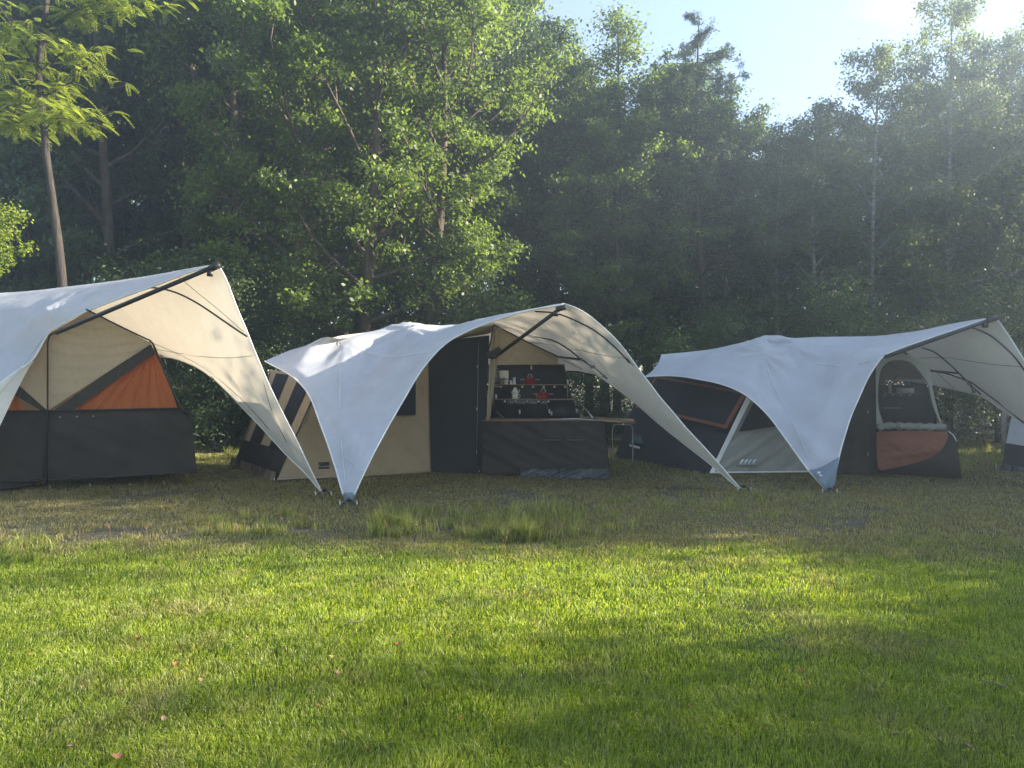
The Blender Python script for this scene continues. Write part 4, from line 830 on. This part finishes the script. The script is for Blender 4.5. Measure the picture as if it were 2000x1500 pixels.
def grow(kind, seed, h, base, rad, nlimb, nleaf, leaf, r0, mat, bark, droop=0.0, spread=0.30, lean=0.0, aspect=.55):
    """one tree: tapered trunk with limbs and side shoots (mesh 1) and leaf clusters round the shoots (mesh 2)"""
    g = np.random.default_rng(seed); parts = []
    npt = 12; ph = g.uniform(0, 6.28, 4); tz = np.linspace(0, 1, npt)
    wob = 0.05 * h * .35
    tx = wob * (np.sin(tz * 4 + ph[0]) - math.sin(ph[0])) + lean * tz * h; ty = wob * (np.sin(tz * 3.3 + ph[1]) - math.sin(ph[1]))
    trunk = np.c_[tx, ty, tz * h - 0.1 * (tz == 0)]
    tr = r0 * (1 - tz) ** 0.8 + 0.012; tr[0] *= 1.35
    parts.append(tube(trunk, tr, 8)); cl = []
    az = g.uniform(0, 6.28)
    for i in range(nlimb):
        f = (i + g.uniform(0, .9)) / nlimb; zr = base / h + (1 - base / h) * f ** 0.9 * .97
        az += 2.4 + g.uniform(-.6, .6)
        p0 = np.array([np.interp(zr, tz, trunk[:, k]) for k in range(3)])
        if kind == 'oak': prof = 0.55 + 0.75 * math.sin(min(1, (f * 0.85 + .18)) * math.pi) ; up = g.uniform(0.15, .75) + 0.5 * f
        elif kind == 'birch': prof = 1.05 * (1 - f) ** .6 + .28; up = g.uniform(.6, 1.2)
        elif kind == 'larch': prof = 1.0 * (1 - f) ** .6 + .26; up = -.05 + .45 * f
        else: prof = 1.0; up = g.uniform(.2, .7)
        L = rad * prof * g.uniform(.65, 1.15)
        d = np.array([math.cos(az), math.sin(az), up]); d /= np.linalg.norm(d)
        ns = 6; pts = [p0]
        for s in range(1, ns):
            d = d + g.normal(0, .13, 3) + np.array([0, 0, -droop * s / ns + (.05 if kind == 'oak' else 0)]); d /= np.linalg.norm(d); pts.append(pts[-1] + d * L / (ns - 1))
        pts = np.array(pts); rl = max(.008, min(.5 * np.interp(zr, tz, tr), .02 * L + .012))
        parts.append(tube(pts, np.linspace(rl, .006, ns), 5, False))
        nsub = 7 if kind != 'larch' else 9
        for k in range(nsub):
            t = .22 + .78 * (k + g.uniform(0, 1)) / nsub; q = t * (ns - 1); j = min(int(q), ns - 2)
            b = pts[j] + (pts[j + 1] - pts[j]) * (q - j); dirl = unit(pts[j + 1] - pts[j])
            sd = unit(dirl * .7 + g.normal(0, .65, 3) + np.array([0, 0, -.35 if kind == 'larch' else .05 - droop]))
            SL = L * g.uniform(.18, .42) * (1.15 - .5 * t); e = b + sd * SL; mid = (b + e) / 2 + g.normal(0, .04, 3)
            parts.append(tube([b, mid, e], [rl * .4 + .003, rl * .25 + .002, .003], 4, False))
            for u in ((.6, 1.0) if kind == 'oak' else (.35, .7, 1.0)): cl.append((*(b + (e - b) * u + g.normal(0, .05, 3)), sd[0], sd[1], sd[2]))
        cl.append((*pts[-1], *d))
    cl = np.array(cl); wt = g.uniform(.15, 1.0, len(cl)) ** 1.5 + .05; k = g.choice(len(cl), nleaf, p=wt / wt.sum())
    sg = spread * g.uniform(.6, 1.2, len(cl))[k][:, None]
    cen = cl[k, :3] + g.normal(0, 1, (nleaf, 3)) * sg * np.array([1, 1, .5 if kind == 'oak' else .85])
    cen[:, 2] -= droop * g.exponential(.5, nleaf) * spread * 1.6
    cen[:, 2] = np.maximum(cen[:, 2], .12)
    out = unit(cen - np.c_[np.interp(cen[:, 2] / h, tz, trunk[:, 0]), np.interp(cen[:, 2] / h, tz, trunk[:, 1]), cen[:, 2] - .3])
    nr = unit(g.normal(0, .62, (nleaf, 3)) + out * .45 + np.array([0, 0, .55]))
    ax = unit(np.cross(nr, g.normal(0, 1, (nleaf, 3))) + cl[k, 3:] * .3 + np.array([0, 0, -.25 - droop]))
    ax = unit(ax - nr * (ax * nr).sum(1, keepdims=True))
    lm = leaf_mesh("crown", cen, ax, nr, leaf * g.uniform(.6, 1.35, nleaf), aspect, mat)
    tv, tf = join(*parts)
    return meshdata("trunk", tv, tf, bark), lm

def plant(name, label, cat, loc, meshes, rz=0, sc=1.0, group=None, names=("trunk", "crown"), sz=None):
    r = thing(name, label, cat, loc, group); r.rotation_euler = (0, 0, rz); r.scale = (sc, sc, sz or sc)
    for nm, me in zip(names, meshes):
        o = bpy.data.objects.new(nm, me); COL.objects.link(o); o.parent = r
    return r

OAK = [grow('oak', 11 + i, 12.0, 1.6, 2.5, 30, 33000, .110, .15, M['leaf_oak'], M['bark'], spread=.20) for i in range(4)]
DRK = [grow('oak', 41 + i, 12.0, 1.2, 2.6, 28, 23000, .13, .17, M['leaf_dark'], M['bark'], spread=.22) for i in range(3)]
BIR = [grow('birch', 71 + i, 10.0, 1.4, 2.0, 36, 20000, .085, .075, M['leaf_birch'], M['bark_birch'], droop=.22, spread=.15) for i in range(4)]
LAR = [grow('larch', 91, 12.0, 2.0, 2.3, 54, 26000, .12, .11, M['needle'], M['bark'], droop=.13, spread=.055, aspect=.18)]
SPR = grow('birch', 97, 12.0, 4.5, 1.25, 30, 9000, .105, .09, M['leaf_oak'], M['bark'], droop=0, spread=.22)
SHB = [grow('bush', 120 + i, 2.4, .12, 1.25, 20, 9000, .075, .03, M['shrub'], M['bark'], spread=.22) for i in range(3)]
UND = [grow('bush', 140 + i, 4.0, .15, 1.7, 30, 15000, .09, .04, M['leaf_dark'], M['bark'], spread=.30) for i in range(2)]

SKYLINE = [(-200, -60), (980, -60), (1005, 0), (1060, 85), (1120, 130), (1165, 100), (1240, 190), (1300, 105), (1380, 60), (1440, 180), (1482, 235), (1550, 200), (1600, 170), (1660, 160), (1710, 95), (1765, 155), (1800, 110), (1850, 5), (1900, 70), (1950, 100), (2000, 62), (2300, 60)]
def top_at(px, D, drop=0.0):
    y = np.interp(px, [a for a, _ in SKYLINE], [b for _, b in SKYLINE]) + drop
    return EYE + (750 - y) / F * D
def at(px, D, drop, ref):     # ground point and scale that brings the top to the skyline
    return (Vector(((px - 1000) / F * D, D, 0)), top_at(px, D, drop) / ref)
FRONT = [
 # px, D, kind, drop, label
 (-60, 20.8, 'D', -120, "dark broadleaf tree behind the lower left leafy branch"),
 (75, 22.3, 'D', -150, "dark broadleaf tree behind the slim bright leaved trunk"),
 (215, 20.6, 'D', -130, "dark broadleaf tree above the left tent ridge"),
 (345, 21.8, 'D', -110, "shaded broadleaf tree behind the peak of the left tent"),
 (455, 20.4, 'O', -80, "half lit oak just right of the left tent peak"),
 (575, 18.6, 'O', -120, "tall oak above the gap between left and middle tents"),
 (700, 18.0, 'O', -100, "brightly sunlit oak above the white hump of the middle tent"),
 (825, 18.6, 'O', -60, "sunlit oak with dark stem behind the middle tent ridge"),
 (872, 20.6, 'O', -90, "oak at the left of the open sky above the middle tent"),
 (1070, 22.4, 'O', 0, "forked oak behind the peak of the middle tent"),
 (1178, 22.8, 'S', -110, "slender sparse tree sticking up above the oaks against the sky"),
 (1205, 21.4, 'O', 40, "bushy oak right of the middle tent peak"),
 (1300, 22.6, 'O', 45, "yellow green tree left of the pointed larch"),
 (1385, 21.9, 'L', -55, "pointed larch with drooping twigs against the sky"),
 (1440, 22.9, 'O', 75, "green tree right of the pointed larch"),
 (1535, 22.6, 'B', 20, "low birch right of the sky gap"),
 (1610, 22.2, 'B', 5, "pale green birch with thin white stem above the right tent hump"),
 (1712, 21.8, 'B', -35, "birch with the clearest white stem behind the right tent ridge"),
 (1785, 23.1, 'B', 10, "birch between the white stem and the tallest birch"),
 (1852, 22.6, 'B', -50, "tallest birch above the right tent peak"),
 (1940, 23.5, 'B', -55, "birch right of the tallest birch"),
 (2030, 22.6, 'B', -50, "birch cut off by the right edge of the picture"),
 (2140, 23.6, 'B', 0, "outermost birch beyond the right tent wing"),
]
KIND = {'O': (OAK, "oak_tree"), 'D': (DRK, "broadleaf_tree"), 'B': (BIR, "birch_tree"), 'S': ([SPR], "broadleaf_tree"), 'L': (LAR, "larch_tree")}
REF = {'O': 12.1, 'D': 12.1, 'B': 10.3, 'S': 12.4, 'L': 12.1}
for i, (px, D, k, drop, lab) in enumerate(FRONT):
    loc, s = at(px, D, drop, REF[k]); ms = KIND[k][0]
    plant(KIND[k][1], lab, "tree", loc, ms[i % len(ms)], rz=i * 1.9, sc=min(max(s, .6), 1.12) if k != 'B' else max(.85, min(1.1, s)), sz=s, group="trees along the forest edge")
j = 0
for D, step, drop in ((25.5, 118, 45), (29.0, 135, 80), (33.0, 160, 110)):
    for px in np.arange(-330, 2420, step):
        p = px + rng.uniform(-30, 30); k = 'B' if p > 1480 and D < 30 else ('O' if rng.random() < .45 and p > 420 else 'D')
        dr = drop if p > 960 else drop - 150 - (40 if D > 25 else 0)
        loc, s = at(p, D + rng.uniform(-.8, .8), dr, REF[k]); ms = KIND[k][0]
        plant("forest_tree", "leafy tree standing deeper in the shaded forest", "tree", loc, ms[j % len(ms)], rz=rng.uniform(0, 6), sc=max(.9, min(1.15, s)), sz=s, group="trees deeper in the forest"); j += 1
for i, px in enumerate(np.arange(-120, 2200, 82)):
    p = px + rng.uniform(-25, 25); D = 17.3 + rng.uniform(-.4, 1.2); b = (UND if i % 2 else SHB); s = rng.uniform(.5, 1.1)
    plant("shrub", "leafy shrub growing low along the forest edge behind the tents", "shrub", Vector(((p - 1000) / F * D, D, 0)), b[i % len(b)], rz=rng.uniform(0, 6), sc=s, group="shrubs along the forest edge", names=("stem", "foliage"))
plant("shrub", "rounded shrub seen through the opening under the left tent wing", "shrub", P(425, 750, 16.2).xy.to_3d(), SHB[1], rz=1, sc=.82, names=("stem", "foliage"))
# trees and bushes on the right, beyond the picture, that throw their shade over the meadow
j = 0
for x, y, hh, k in ((17.6, 2.2, 6.2, 'U'), (18.2, 4.4, 6.3, 'U'), (18.4, 5.6, 5.4, 'U'), (18.0, 7.2, 4.9, 'U'), (18.6, 8.6, 5.4, 'U'), (19.0, 10.2, 8.0, 'T'), (20.2, 11.8, 8.7, 'T'), (19.2, 13.2, 8.9, 'T'), (20.5, 15.0, 8.6, 'T'),
                   (21.5, 16.6, 10.0, 'D'), (19.5, 18.4, 11.0, 'D'), (23.5, 20.0, 12.0, 'D'), (20.0, 21.5, 12.0, 'D'), (24.5, 24.0, 11.5, 'D'), (23.0, 10.2, 6.8, 'T'), (21.6, 3.2, 7.2, 'U'), (21.5, 5.0, 7.0, 'U'), (21.6, 6.3, 5.9, 'U'), (21.4, 8.0, 5.6, 'U'), (22.5, 12.4, 9.2, 'T'), (24.0, 3.6, 8.0, 'T'), (24.2, 5.5, 7.6, 'T'), (24.0, 7.3, 6.9, 'T')):
    s = hh / {'U': 4.4, 'T': 4.4, 'D': 12.2}[k]; k = 'U' if k == 'T' else k
    ms = {'U': UND, 'B': BIR, 'D': DRK}[k]; j += 1
    if k == 'U': plant("bush", "tall bush at the right side of the meadow", "bush", (x, y, 0), ms[j % len(ms)], rz=j * 1.3, sc=s, group="bushes at the right side of the meadow", names=("stem", "foliage"))
    else: plant("broadleaf_tree", "tree at the right side of the meadow", "tree", (x, y, 0), ms[j % len(ms)], rz=j * 1.3, sc=s, group="trees at the right side of the meadow")

# far wood behind everything, reads as one mass
def far_wood():
    n = 95000; x = rng.uniform(-34, 40, n); y = 36 + rng.uniform(0, 6, n)
    hmax = np.array([EYE + (750 - np.interp(1000 + a / b * F, [q for q, _ in SKYLINE], [q for _, q in SKYLINE]) - 130) / F * b for a, b in zip(x, y)])
    z = hmax * np.sqrt(rng.uniform(0, 1, n)) * (0.80 + .2 * vnoise(x, y, 2, .6))
    cen = np.c_[x, y, z]; nr = unit(rng.normal(0, .8, (n, 3)) + np.array([0, -.4, .4])); ax = unit(np.cross(nr, rng.normal(0, 1, (n, 3))))
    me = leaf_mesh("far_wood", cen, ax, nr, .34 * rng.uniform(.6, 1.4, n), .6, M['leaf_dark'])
    o = bpy.data.objects.new("far_wood", me); COL.objects.link(o); tag(o, "dense dark wood far behind the tree line", "wood", kind='stuff')
far_wood()

# slim tree with feathered leaves at the left, close behind the tent
def locust():
    g = np.random.default_rng(5); D = 13.2
    px = [(128, 612), (122, 560), (112, 460), (98, 360), (90, 300), (84, 230), (76, 150), (80, 80), (92, 0), (100, -120), (110, -260)]
    pts = [P(x, y, D) for x, y in px]; pts[0].z = max(pts[0].z, 0); base = Vector((pts[0].x + .05, D, -.05))
    parts = [tube(crv([base, base.lerp(pts[1], .5)] + pts[1:], 30), np.linspace(.102, .03, 30), 10)]
    limbs = [[(82, 215), (60, 228), (30, 240), (-30, 232)], [(78, 150), (60, 110), (30, 60), (0, 15), (-30, -30)], [(82, 95), (105, 55), (150, 30), (225, 25)], [(80, 190), (104, 180), (140, 160), (190, 130)],
             [(76, 140), (120, 105), (170, 95), (215, 85)], [(86, 240), (110, 215), (150, 210), (185, 235)], [(84, 60), (150, 20), (220, 0), (290, -20)], [(90, 30), (190, 0), (290, 0), (350, 8)], [(76, 150), (30, 130), (-20, 120)], [(80, 100), (40, 60), (-10, 80)], [(84, 230), (70, 200), (20, 190), (-20, 200)], [(88, 262), (70, 240), (45, 232), (20, 240)], [(88, 255), (105, 235), (130, 232), (150, 244)]]
    fr = []
    for li, l in enumerate(limbs):
        dd = D + g.uniform(-.5, .5); q = crv([P(x, y, D + (dd - D) * k / len(l)) for k, (x, y) in enumerate(l)], 14)
        parts.append(tube(q, np.linspace(.035 if li in (1, 2) else .018, .005, 14), 5, False))
        for k in range(17):
            t = g.uniform(.08, 1) ** .85; b = q[min(13, int(t * 13))]; e = b + Vector((g.normal(0, .34), g.normal(0, .34), g.normal(0, .13))); parts.append(tube([b, e], [.006, .003], 4, False))
            for m in range(5): fr.append((b.lerp(e, g.uniform(.2, 1)), li))
    cen, ax, nr, sz = [], [], [], []
    for b, li in fr:
        a = g.uniform(0, 6.28); d = Vector((math.cos(a), math.sin(a) * .8, g.uniform(-.5, .2))).normalized(); up = Vector((g.normal(0, .3), g.normal(0, .3), 1)).normalized(); sd = d.cross(up).normalized(); up = sd.cross(d)
        L = g.uniform(.20, .34); n = 11
        for k in range(n):
            t = (k + 1) / n; c = b + d * L * t + Vector((0, 0, -.08 * t * t * L / .25))
            for s in (1, -1):
                w = .044 * (1 - .5 * abs(t - .5)); v = (sd * s + d * .35).normalized()
                cen.append(c + v * w * .6); ax.append(v); nr.append(up); sz.append(w * 1.2)
    A = lambda x: np.array([tuple(v) for v in x])
    root = thing("locust_tree", "slim tree with bright feathered leaves rising behind the left tent", "tree", base)
    tv, tf = join(*parts); obj("trunk", (tv, tf), M['bark_locust'], root)
    me = leaf_mesh("crown", A(cen) - np.array(tuple(base)), unit(A(ax)), unit(A(nr)), np.array(sz), .46, M['leaf_locust']); o = bpy.data.objects.new("crown", me); COL.objects.link(o); o.parent = root
locust()
def left_sapling():
    g = np.random.default_rng(8); D = 13.6; n = 2300
    stem = crv([P(-95, 900, D), P(-90, 700, D), P(-70, 560, D), P(-40, 470, D)], 14); parts = [tube(stem, np.linspace(.05, .012, 14), 7)]; cl = []
    for l in ([(-70, 560), (-30, 480), (10, 440), (45, 425)], [(-80, 600), (-20, 530), (15, 500), (52, 488)], [(-60, 520), (-20, 440), (0, 415), (20, 408)], [(-70, 560), (-30, 530), (0, 470), (30, 455)]):
        q = crv([P(x, y, D - .1) for x, y in l], 10); parts.append(tube(q, np.linspace(.012, .004, 10), 4, False))
        for p in q[2:]: cl += [p, p + Vector((g.normal(0, .06), g.normal(0, .1), g.normal(0, .05)))]
    c = np.array([tuple(p) for p in cl]); k = g.integers(0, len(c), n); cen = c[k] + g.normal(0, .075, (n, 3))
    root = thing("sapling", "bright leafy branch of a sapling at the left edge above the left tent", "sapling", stem[0].xy.to_3d())
    tv, tf = join(*parts); obj("trunk", (tv, tf), M['bark'], root)
    nr = unit(g.normal(0, .6, (n, 3)) + np.array([.2, 0, .7])); ax = unit(np.cross(nr, g.normal(0, 1, (n, 3))))
    me = leaf_mesh("crown", cen - np.array(tuple(ORG[root])), ax, nr, .065 * g.uniform(.7, 1.3, n), .6, M['leaf_locust']); o = bpy.data.objects.new("crown", me); COL.objects.link(o); o.parent = root
left_sapling()

# ------------------------------------------------------------------ small things on the meadow
def dead_leaf(px, py, mat, size, rz, label, group=None):
    g = ground(px, py); g.z = .010; n = 9; V = []; Fs = []
    for i in range(n):
        t = i / (n - 1); w = math.sin(min(1, t * 1.05 + .03) * math.pi) ** .8 * (.34 + .10 * math.sin(i * 2.4)); z = .28 * (t - .5) ** 2 * 2
        V += [Vector((t - .5, -w, z + .10)), Vector((t - .5, 0, z)), Vector((t - .5, w, z + .07))]
    for i in range(n - 1):
        a = i * 3; Fs += [(a, a + 1, a + 4, a + 3), (a + 1, a + 2, a + 5, a + 4)]
    V += [Vector((-.5, .02, .1)), Vector((-.5, -.02, .1)), Vector((-.78, 0, .2))]; k = len(V); Fs.append((k - 3, k - 2, k - 1))
    m = Matrix.Rotation(rz, 3, 'Z'); size = size * .50; o = obj("fallen_leaf", ([m @ v * size for v in V], Fs), M[mat], None, local=True); o.location = g + Vector((0, 0, .004))
    o.rotation_euler = (.25 * math.sin(rz * 3), .3 * math.cos(rz * 5), 0); tag(o, label, "leaf", group)
for a in [
 (778, 1262, 'leafo', .085, .3, "bright orange dead leaf on the sunlit grass below the white tent corner"),
 (344, 1302, 'leafo', .085, 2.8, "long orange dead leaf on the sunlit grass at left"),
 (393, 1334, 'leafp', .075, 2.4, "pinkish dead leaf right below the long orange leaf"),
 (142, 1462, 'leafp', .085, .9, "pale curled leaf in the near left corner of the lawn"),
 (232, 1485, 'leafb', .10, .2, "dark reddish leaf at the bottom edge near the pale curled leaf"),
 (435, 1256, 'leafy', .065, 1.2, "whitish yellow leaf on the grass above the long orange leaf"),
 (270, 1249, 'leafo', .07, .1, "orange leaf left of the whitish yellow leaf"),
 (900, 1226, 'leafo', .06, 1.0, "small red orange leaf in the middle of the sunlit grass"),
 (1068, 1152, 'leafp', .075, .6, "pale orange leaf in the middle distance of the sunlit grass"),
 (1112, 1180, 'leafo', .065, .2, "orange leaf right of the pale orange leaf in the sunlit grass"),
 (717, 1184, 'leafp', .07, 1.4, "pale leaf left of the bright orange leaf on the sunlit grass"),
 (650, 1288, 'leafy', .08, .2, "yellow leaf between the two bright orange leaves"),
 (1564, 1314, 'leafo', .07, .9, "orange leaf in the shaded grass at right"),
 (1890, 1463, 'leafp', .09, .1, "pinkish dead leaf on bare soil in the near right corner"),
 (1875, 1109, 'leafo', .07, .5, "orange leaf on the shaded lawn below the right tent"),
 (1350, 1384, 'leafb', .065, .3, "brown leaf standing in the near shaded grass right of centre"),
 (985, 1420, 'leafp', .06, 1.4, "pale leaf tip in the near grass at the picture centre"),
 (180, 1031, 'leafo', .08, .4, "orange leaf in the shade in front of the left tent"),
 (625, 1382, 'leafo', .06, .9, "small orange leaf low in the near grass left of centre"),
 (1500, 1430, 'leafo', .06, 2.0, "small orange leaf low in the near grass right of centre")]: dead_leaf(*a)
for i, (x, y) in enumerate(((60, 1284), (166, 1340), (225, 1280), (305, 1178), (150, 1180), (375, 1187), (220, 1197), (620, 1125), (605, 1132), (265, 1333), (238, 1357), (485, 1250), (540, 1085), (1030, 1165), (660, 1320), (1360, 1152), (1580, 1345), (1800, 1250), (1940, 1130), (900, 1410), (320, 1410), (560, 1470), (720, 1470), (1750, 1440), (1650, 1230), (80, 1130))):
    dead_leaf(x, y, ('leafb', 'leafo', 'leafp')[i % 3], .05 + .012 * (i % 3), i * 1.7, "small curled dead leaf lying in the grass", "small dead leaves scattered on the lawn")
for x, y, L, rz, lab in ((690, 1224, .20, .6, "short dark twig lying on the sunlit lawn left of centre"), (105, 1075, .22, .1, "dark twig lying by the shaded lawn edge at left"), (1050, 978, .28, .1, "pale twig lying beside the tall grass"), (1190, 1015, .2, .1, "short pale twig right of the tall grass"), (1940, 1345, .18, 2.6, "pale twig on the near lawn at right"), (330, 1009, .22, -.1, "pale twig in the shade in front of the left tent")):
    g = ground(x, y); d = Vector((math.cos(rz), math.sin(rz), 0)) * L * .3
    tag(obj("twig", tube([g - d + Vector((0, 0, .02)), g + Vector((0, .01, .03)), g + d * .6 + Vector((0, 0, .025)), g + d + Vector((0, .02, .035))], [.004, .0035, .003, .002], 6), M['stick']), lab, "twig")
# seed heads
def stalk(px, py, h, lab=None, group="dry seed heads standing in the meadow"):
    g = ground(px, py); dx = random.uniform(-.06, .06); pts = [g, g + Vector((dx * .3, 0, h * .6)), g + Vector((dx, .01, h))]
    V = [tube(pts, [.0018, .0016, .0012], 4)]
    for k in range(12):
        t = .62 + .38 * k / 12; p = pts[1].lerp(pts[2], (t - .6) / .4); a = k * 2.4
        V.append(tube([p, p + Vector((math.cos(a) * .012, math.sin(a) * .012, .018))], [.003, .001], 4))
    tag(obj("grass_stalk", join(*V), M['leafp']), "dry seed head on a thin stalk in the uncut grass", "grass stalk", group)
for x, y, h in ((590, 1040, .2), (600, 1043, .24), (612, 1035, .2), (574, 1045, .16), (652, 1030, .2), (640, 1042, .15), (556, 1036, .14), (285, 1052, .12), (218, 1056, .16), (462, 1060, .16), (748, 1030, .25), (760, 1060, .2), (905, 1055, .22), (985, 1085, .22), (1100, 1060, .2), (1130, 1050, .18), (1420, 1040, .16), (1440, 1045, .14), (40, 1010, .25), (52, 990, .2)): stalk(x, y, h)
# child's bicycle leaning by the bushes, half hidden behind the left tent
def bicycle():
    D = 15.6; base = P(404, 750, D).xy.to_3d(); r = thing("bicycle", "small dark bicycle with white mudguards lying near bushes behind the left tent", "bicycle", base)
    w = .19
    for i, x in enumerate((-.26, .26)):
        t = obj("wheel", tube([Vector((x + w * math.cos(a), 0, .2 + w * math.sin(a))) for a in np.linspace(0, 6.283, 25)], .017, 6, False), M['black'], r, local=True)
        obj("spokes", join(*[tube([(x, 0, .2), (x + w * math.cos(a), 0, .2 + w * math.sin(a))], .003, 4) for a in np.linspace(0, 6.283, 11)[:-1]]), M['steel'], t, local=True)
        obj("mudguard", tube([Vector((x + (w + .035) * math.cos(a), 0, .2 + (w + .035) * math.sin(a))) for a in np.linspace(.9, 2.3, 10)], .014, 6), M['whitepaint'], r, local=True)
    obj("frame", join(tube([(-.26, 0, .2), (-.05, 0, .2), (.20, 0, .44), (-.10, 0, .46), (-.05, 0, .2)], .018, 8), tube([(-.26, 0, .2), (-.10, 0, .46)], .012, 6), tube([(.26, 0, .2), (.19, 0, .50)], .014, 6)), M['black'], r, local=True)
    obj("saddle", lathe([(0, .52), (.05, .52), (.06, .54), (.03, .56), (0, .56)], (-.11, 0, 0), 12), M['black'], r, local=True); obj("saddle_post", tube([(-.10, 0, .44), (-.11, 0, .53)], .011, 6), M['steel'], r, local=True)
    obj("handlebar", tube([(.17, -.2, .56), (.19, -.08, .53), (.19, .08, .53), (.17, .2, .56)], .012, 6), M['black'], r, local=True)
    r.rotation_euler = (.25, 0, .15)
bicycle()
def gate_post():
    r = thing("post", "weathered pale post standing beside the far right white tent", "post", P(1961, 880, 14.6).xy.to_3d())
    z1 = P(1961, 800, 14.6).z; b = origin(r)
    obj("post_shaft", join(box(b + Vector((0, 0, .7)), (.075, .075, 1.5)), box(b + Vector((0, 0, 1.46)), (.09, .09, .03))), M['post'], r)
gate_post()
o = obj("paper_scrap", sheet([P(1934, 879, 16.2) + Vector(v) for v in ((0, 0, 0), (.06, 0, .01), (.06, 0, .05), (0, 0, .04))], .01), M['paper']); o.location.z = .03; tag(o, "tiny white scrap on the grass left of the far right tent", "scrap")

# ------------------------------------------------------------------ morning air
if HAZE > 0:
    t = NT("morning_haze"); v = t.new("ShaderNodeVolumePrincipled"); v.inputs["Color"].default_value = (0.66, 0.81, 1.0, 1); v.inputs["Density"].default_value = HAZE; v.inputs["Anisotropy"].default_value = 0.72
    t.l.new(v.outputs[0], t.out.inputs["Volume"])
    hz = obj("haze", box((0, 19, 8.5), (76, 60, 19.6)), t.m, None, local=True); tag(hz, "pale morning haze between the camera and the forest", "haze", kind='stuff')
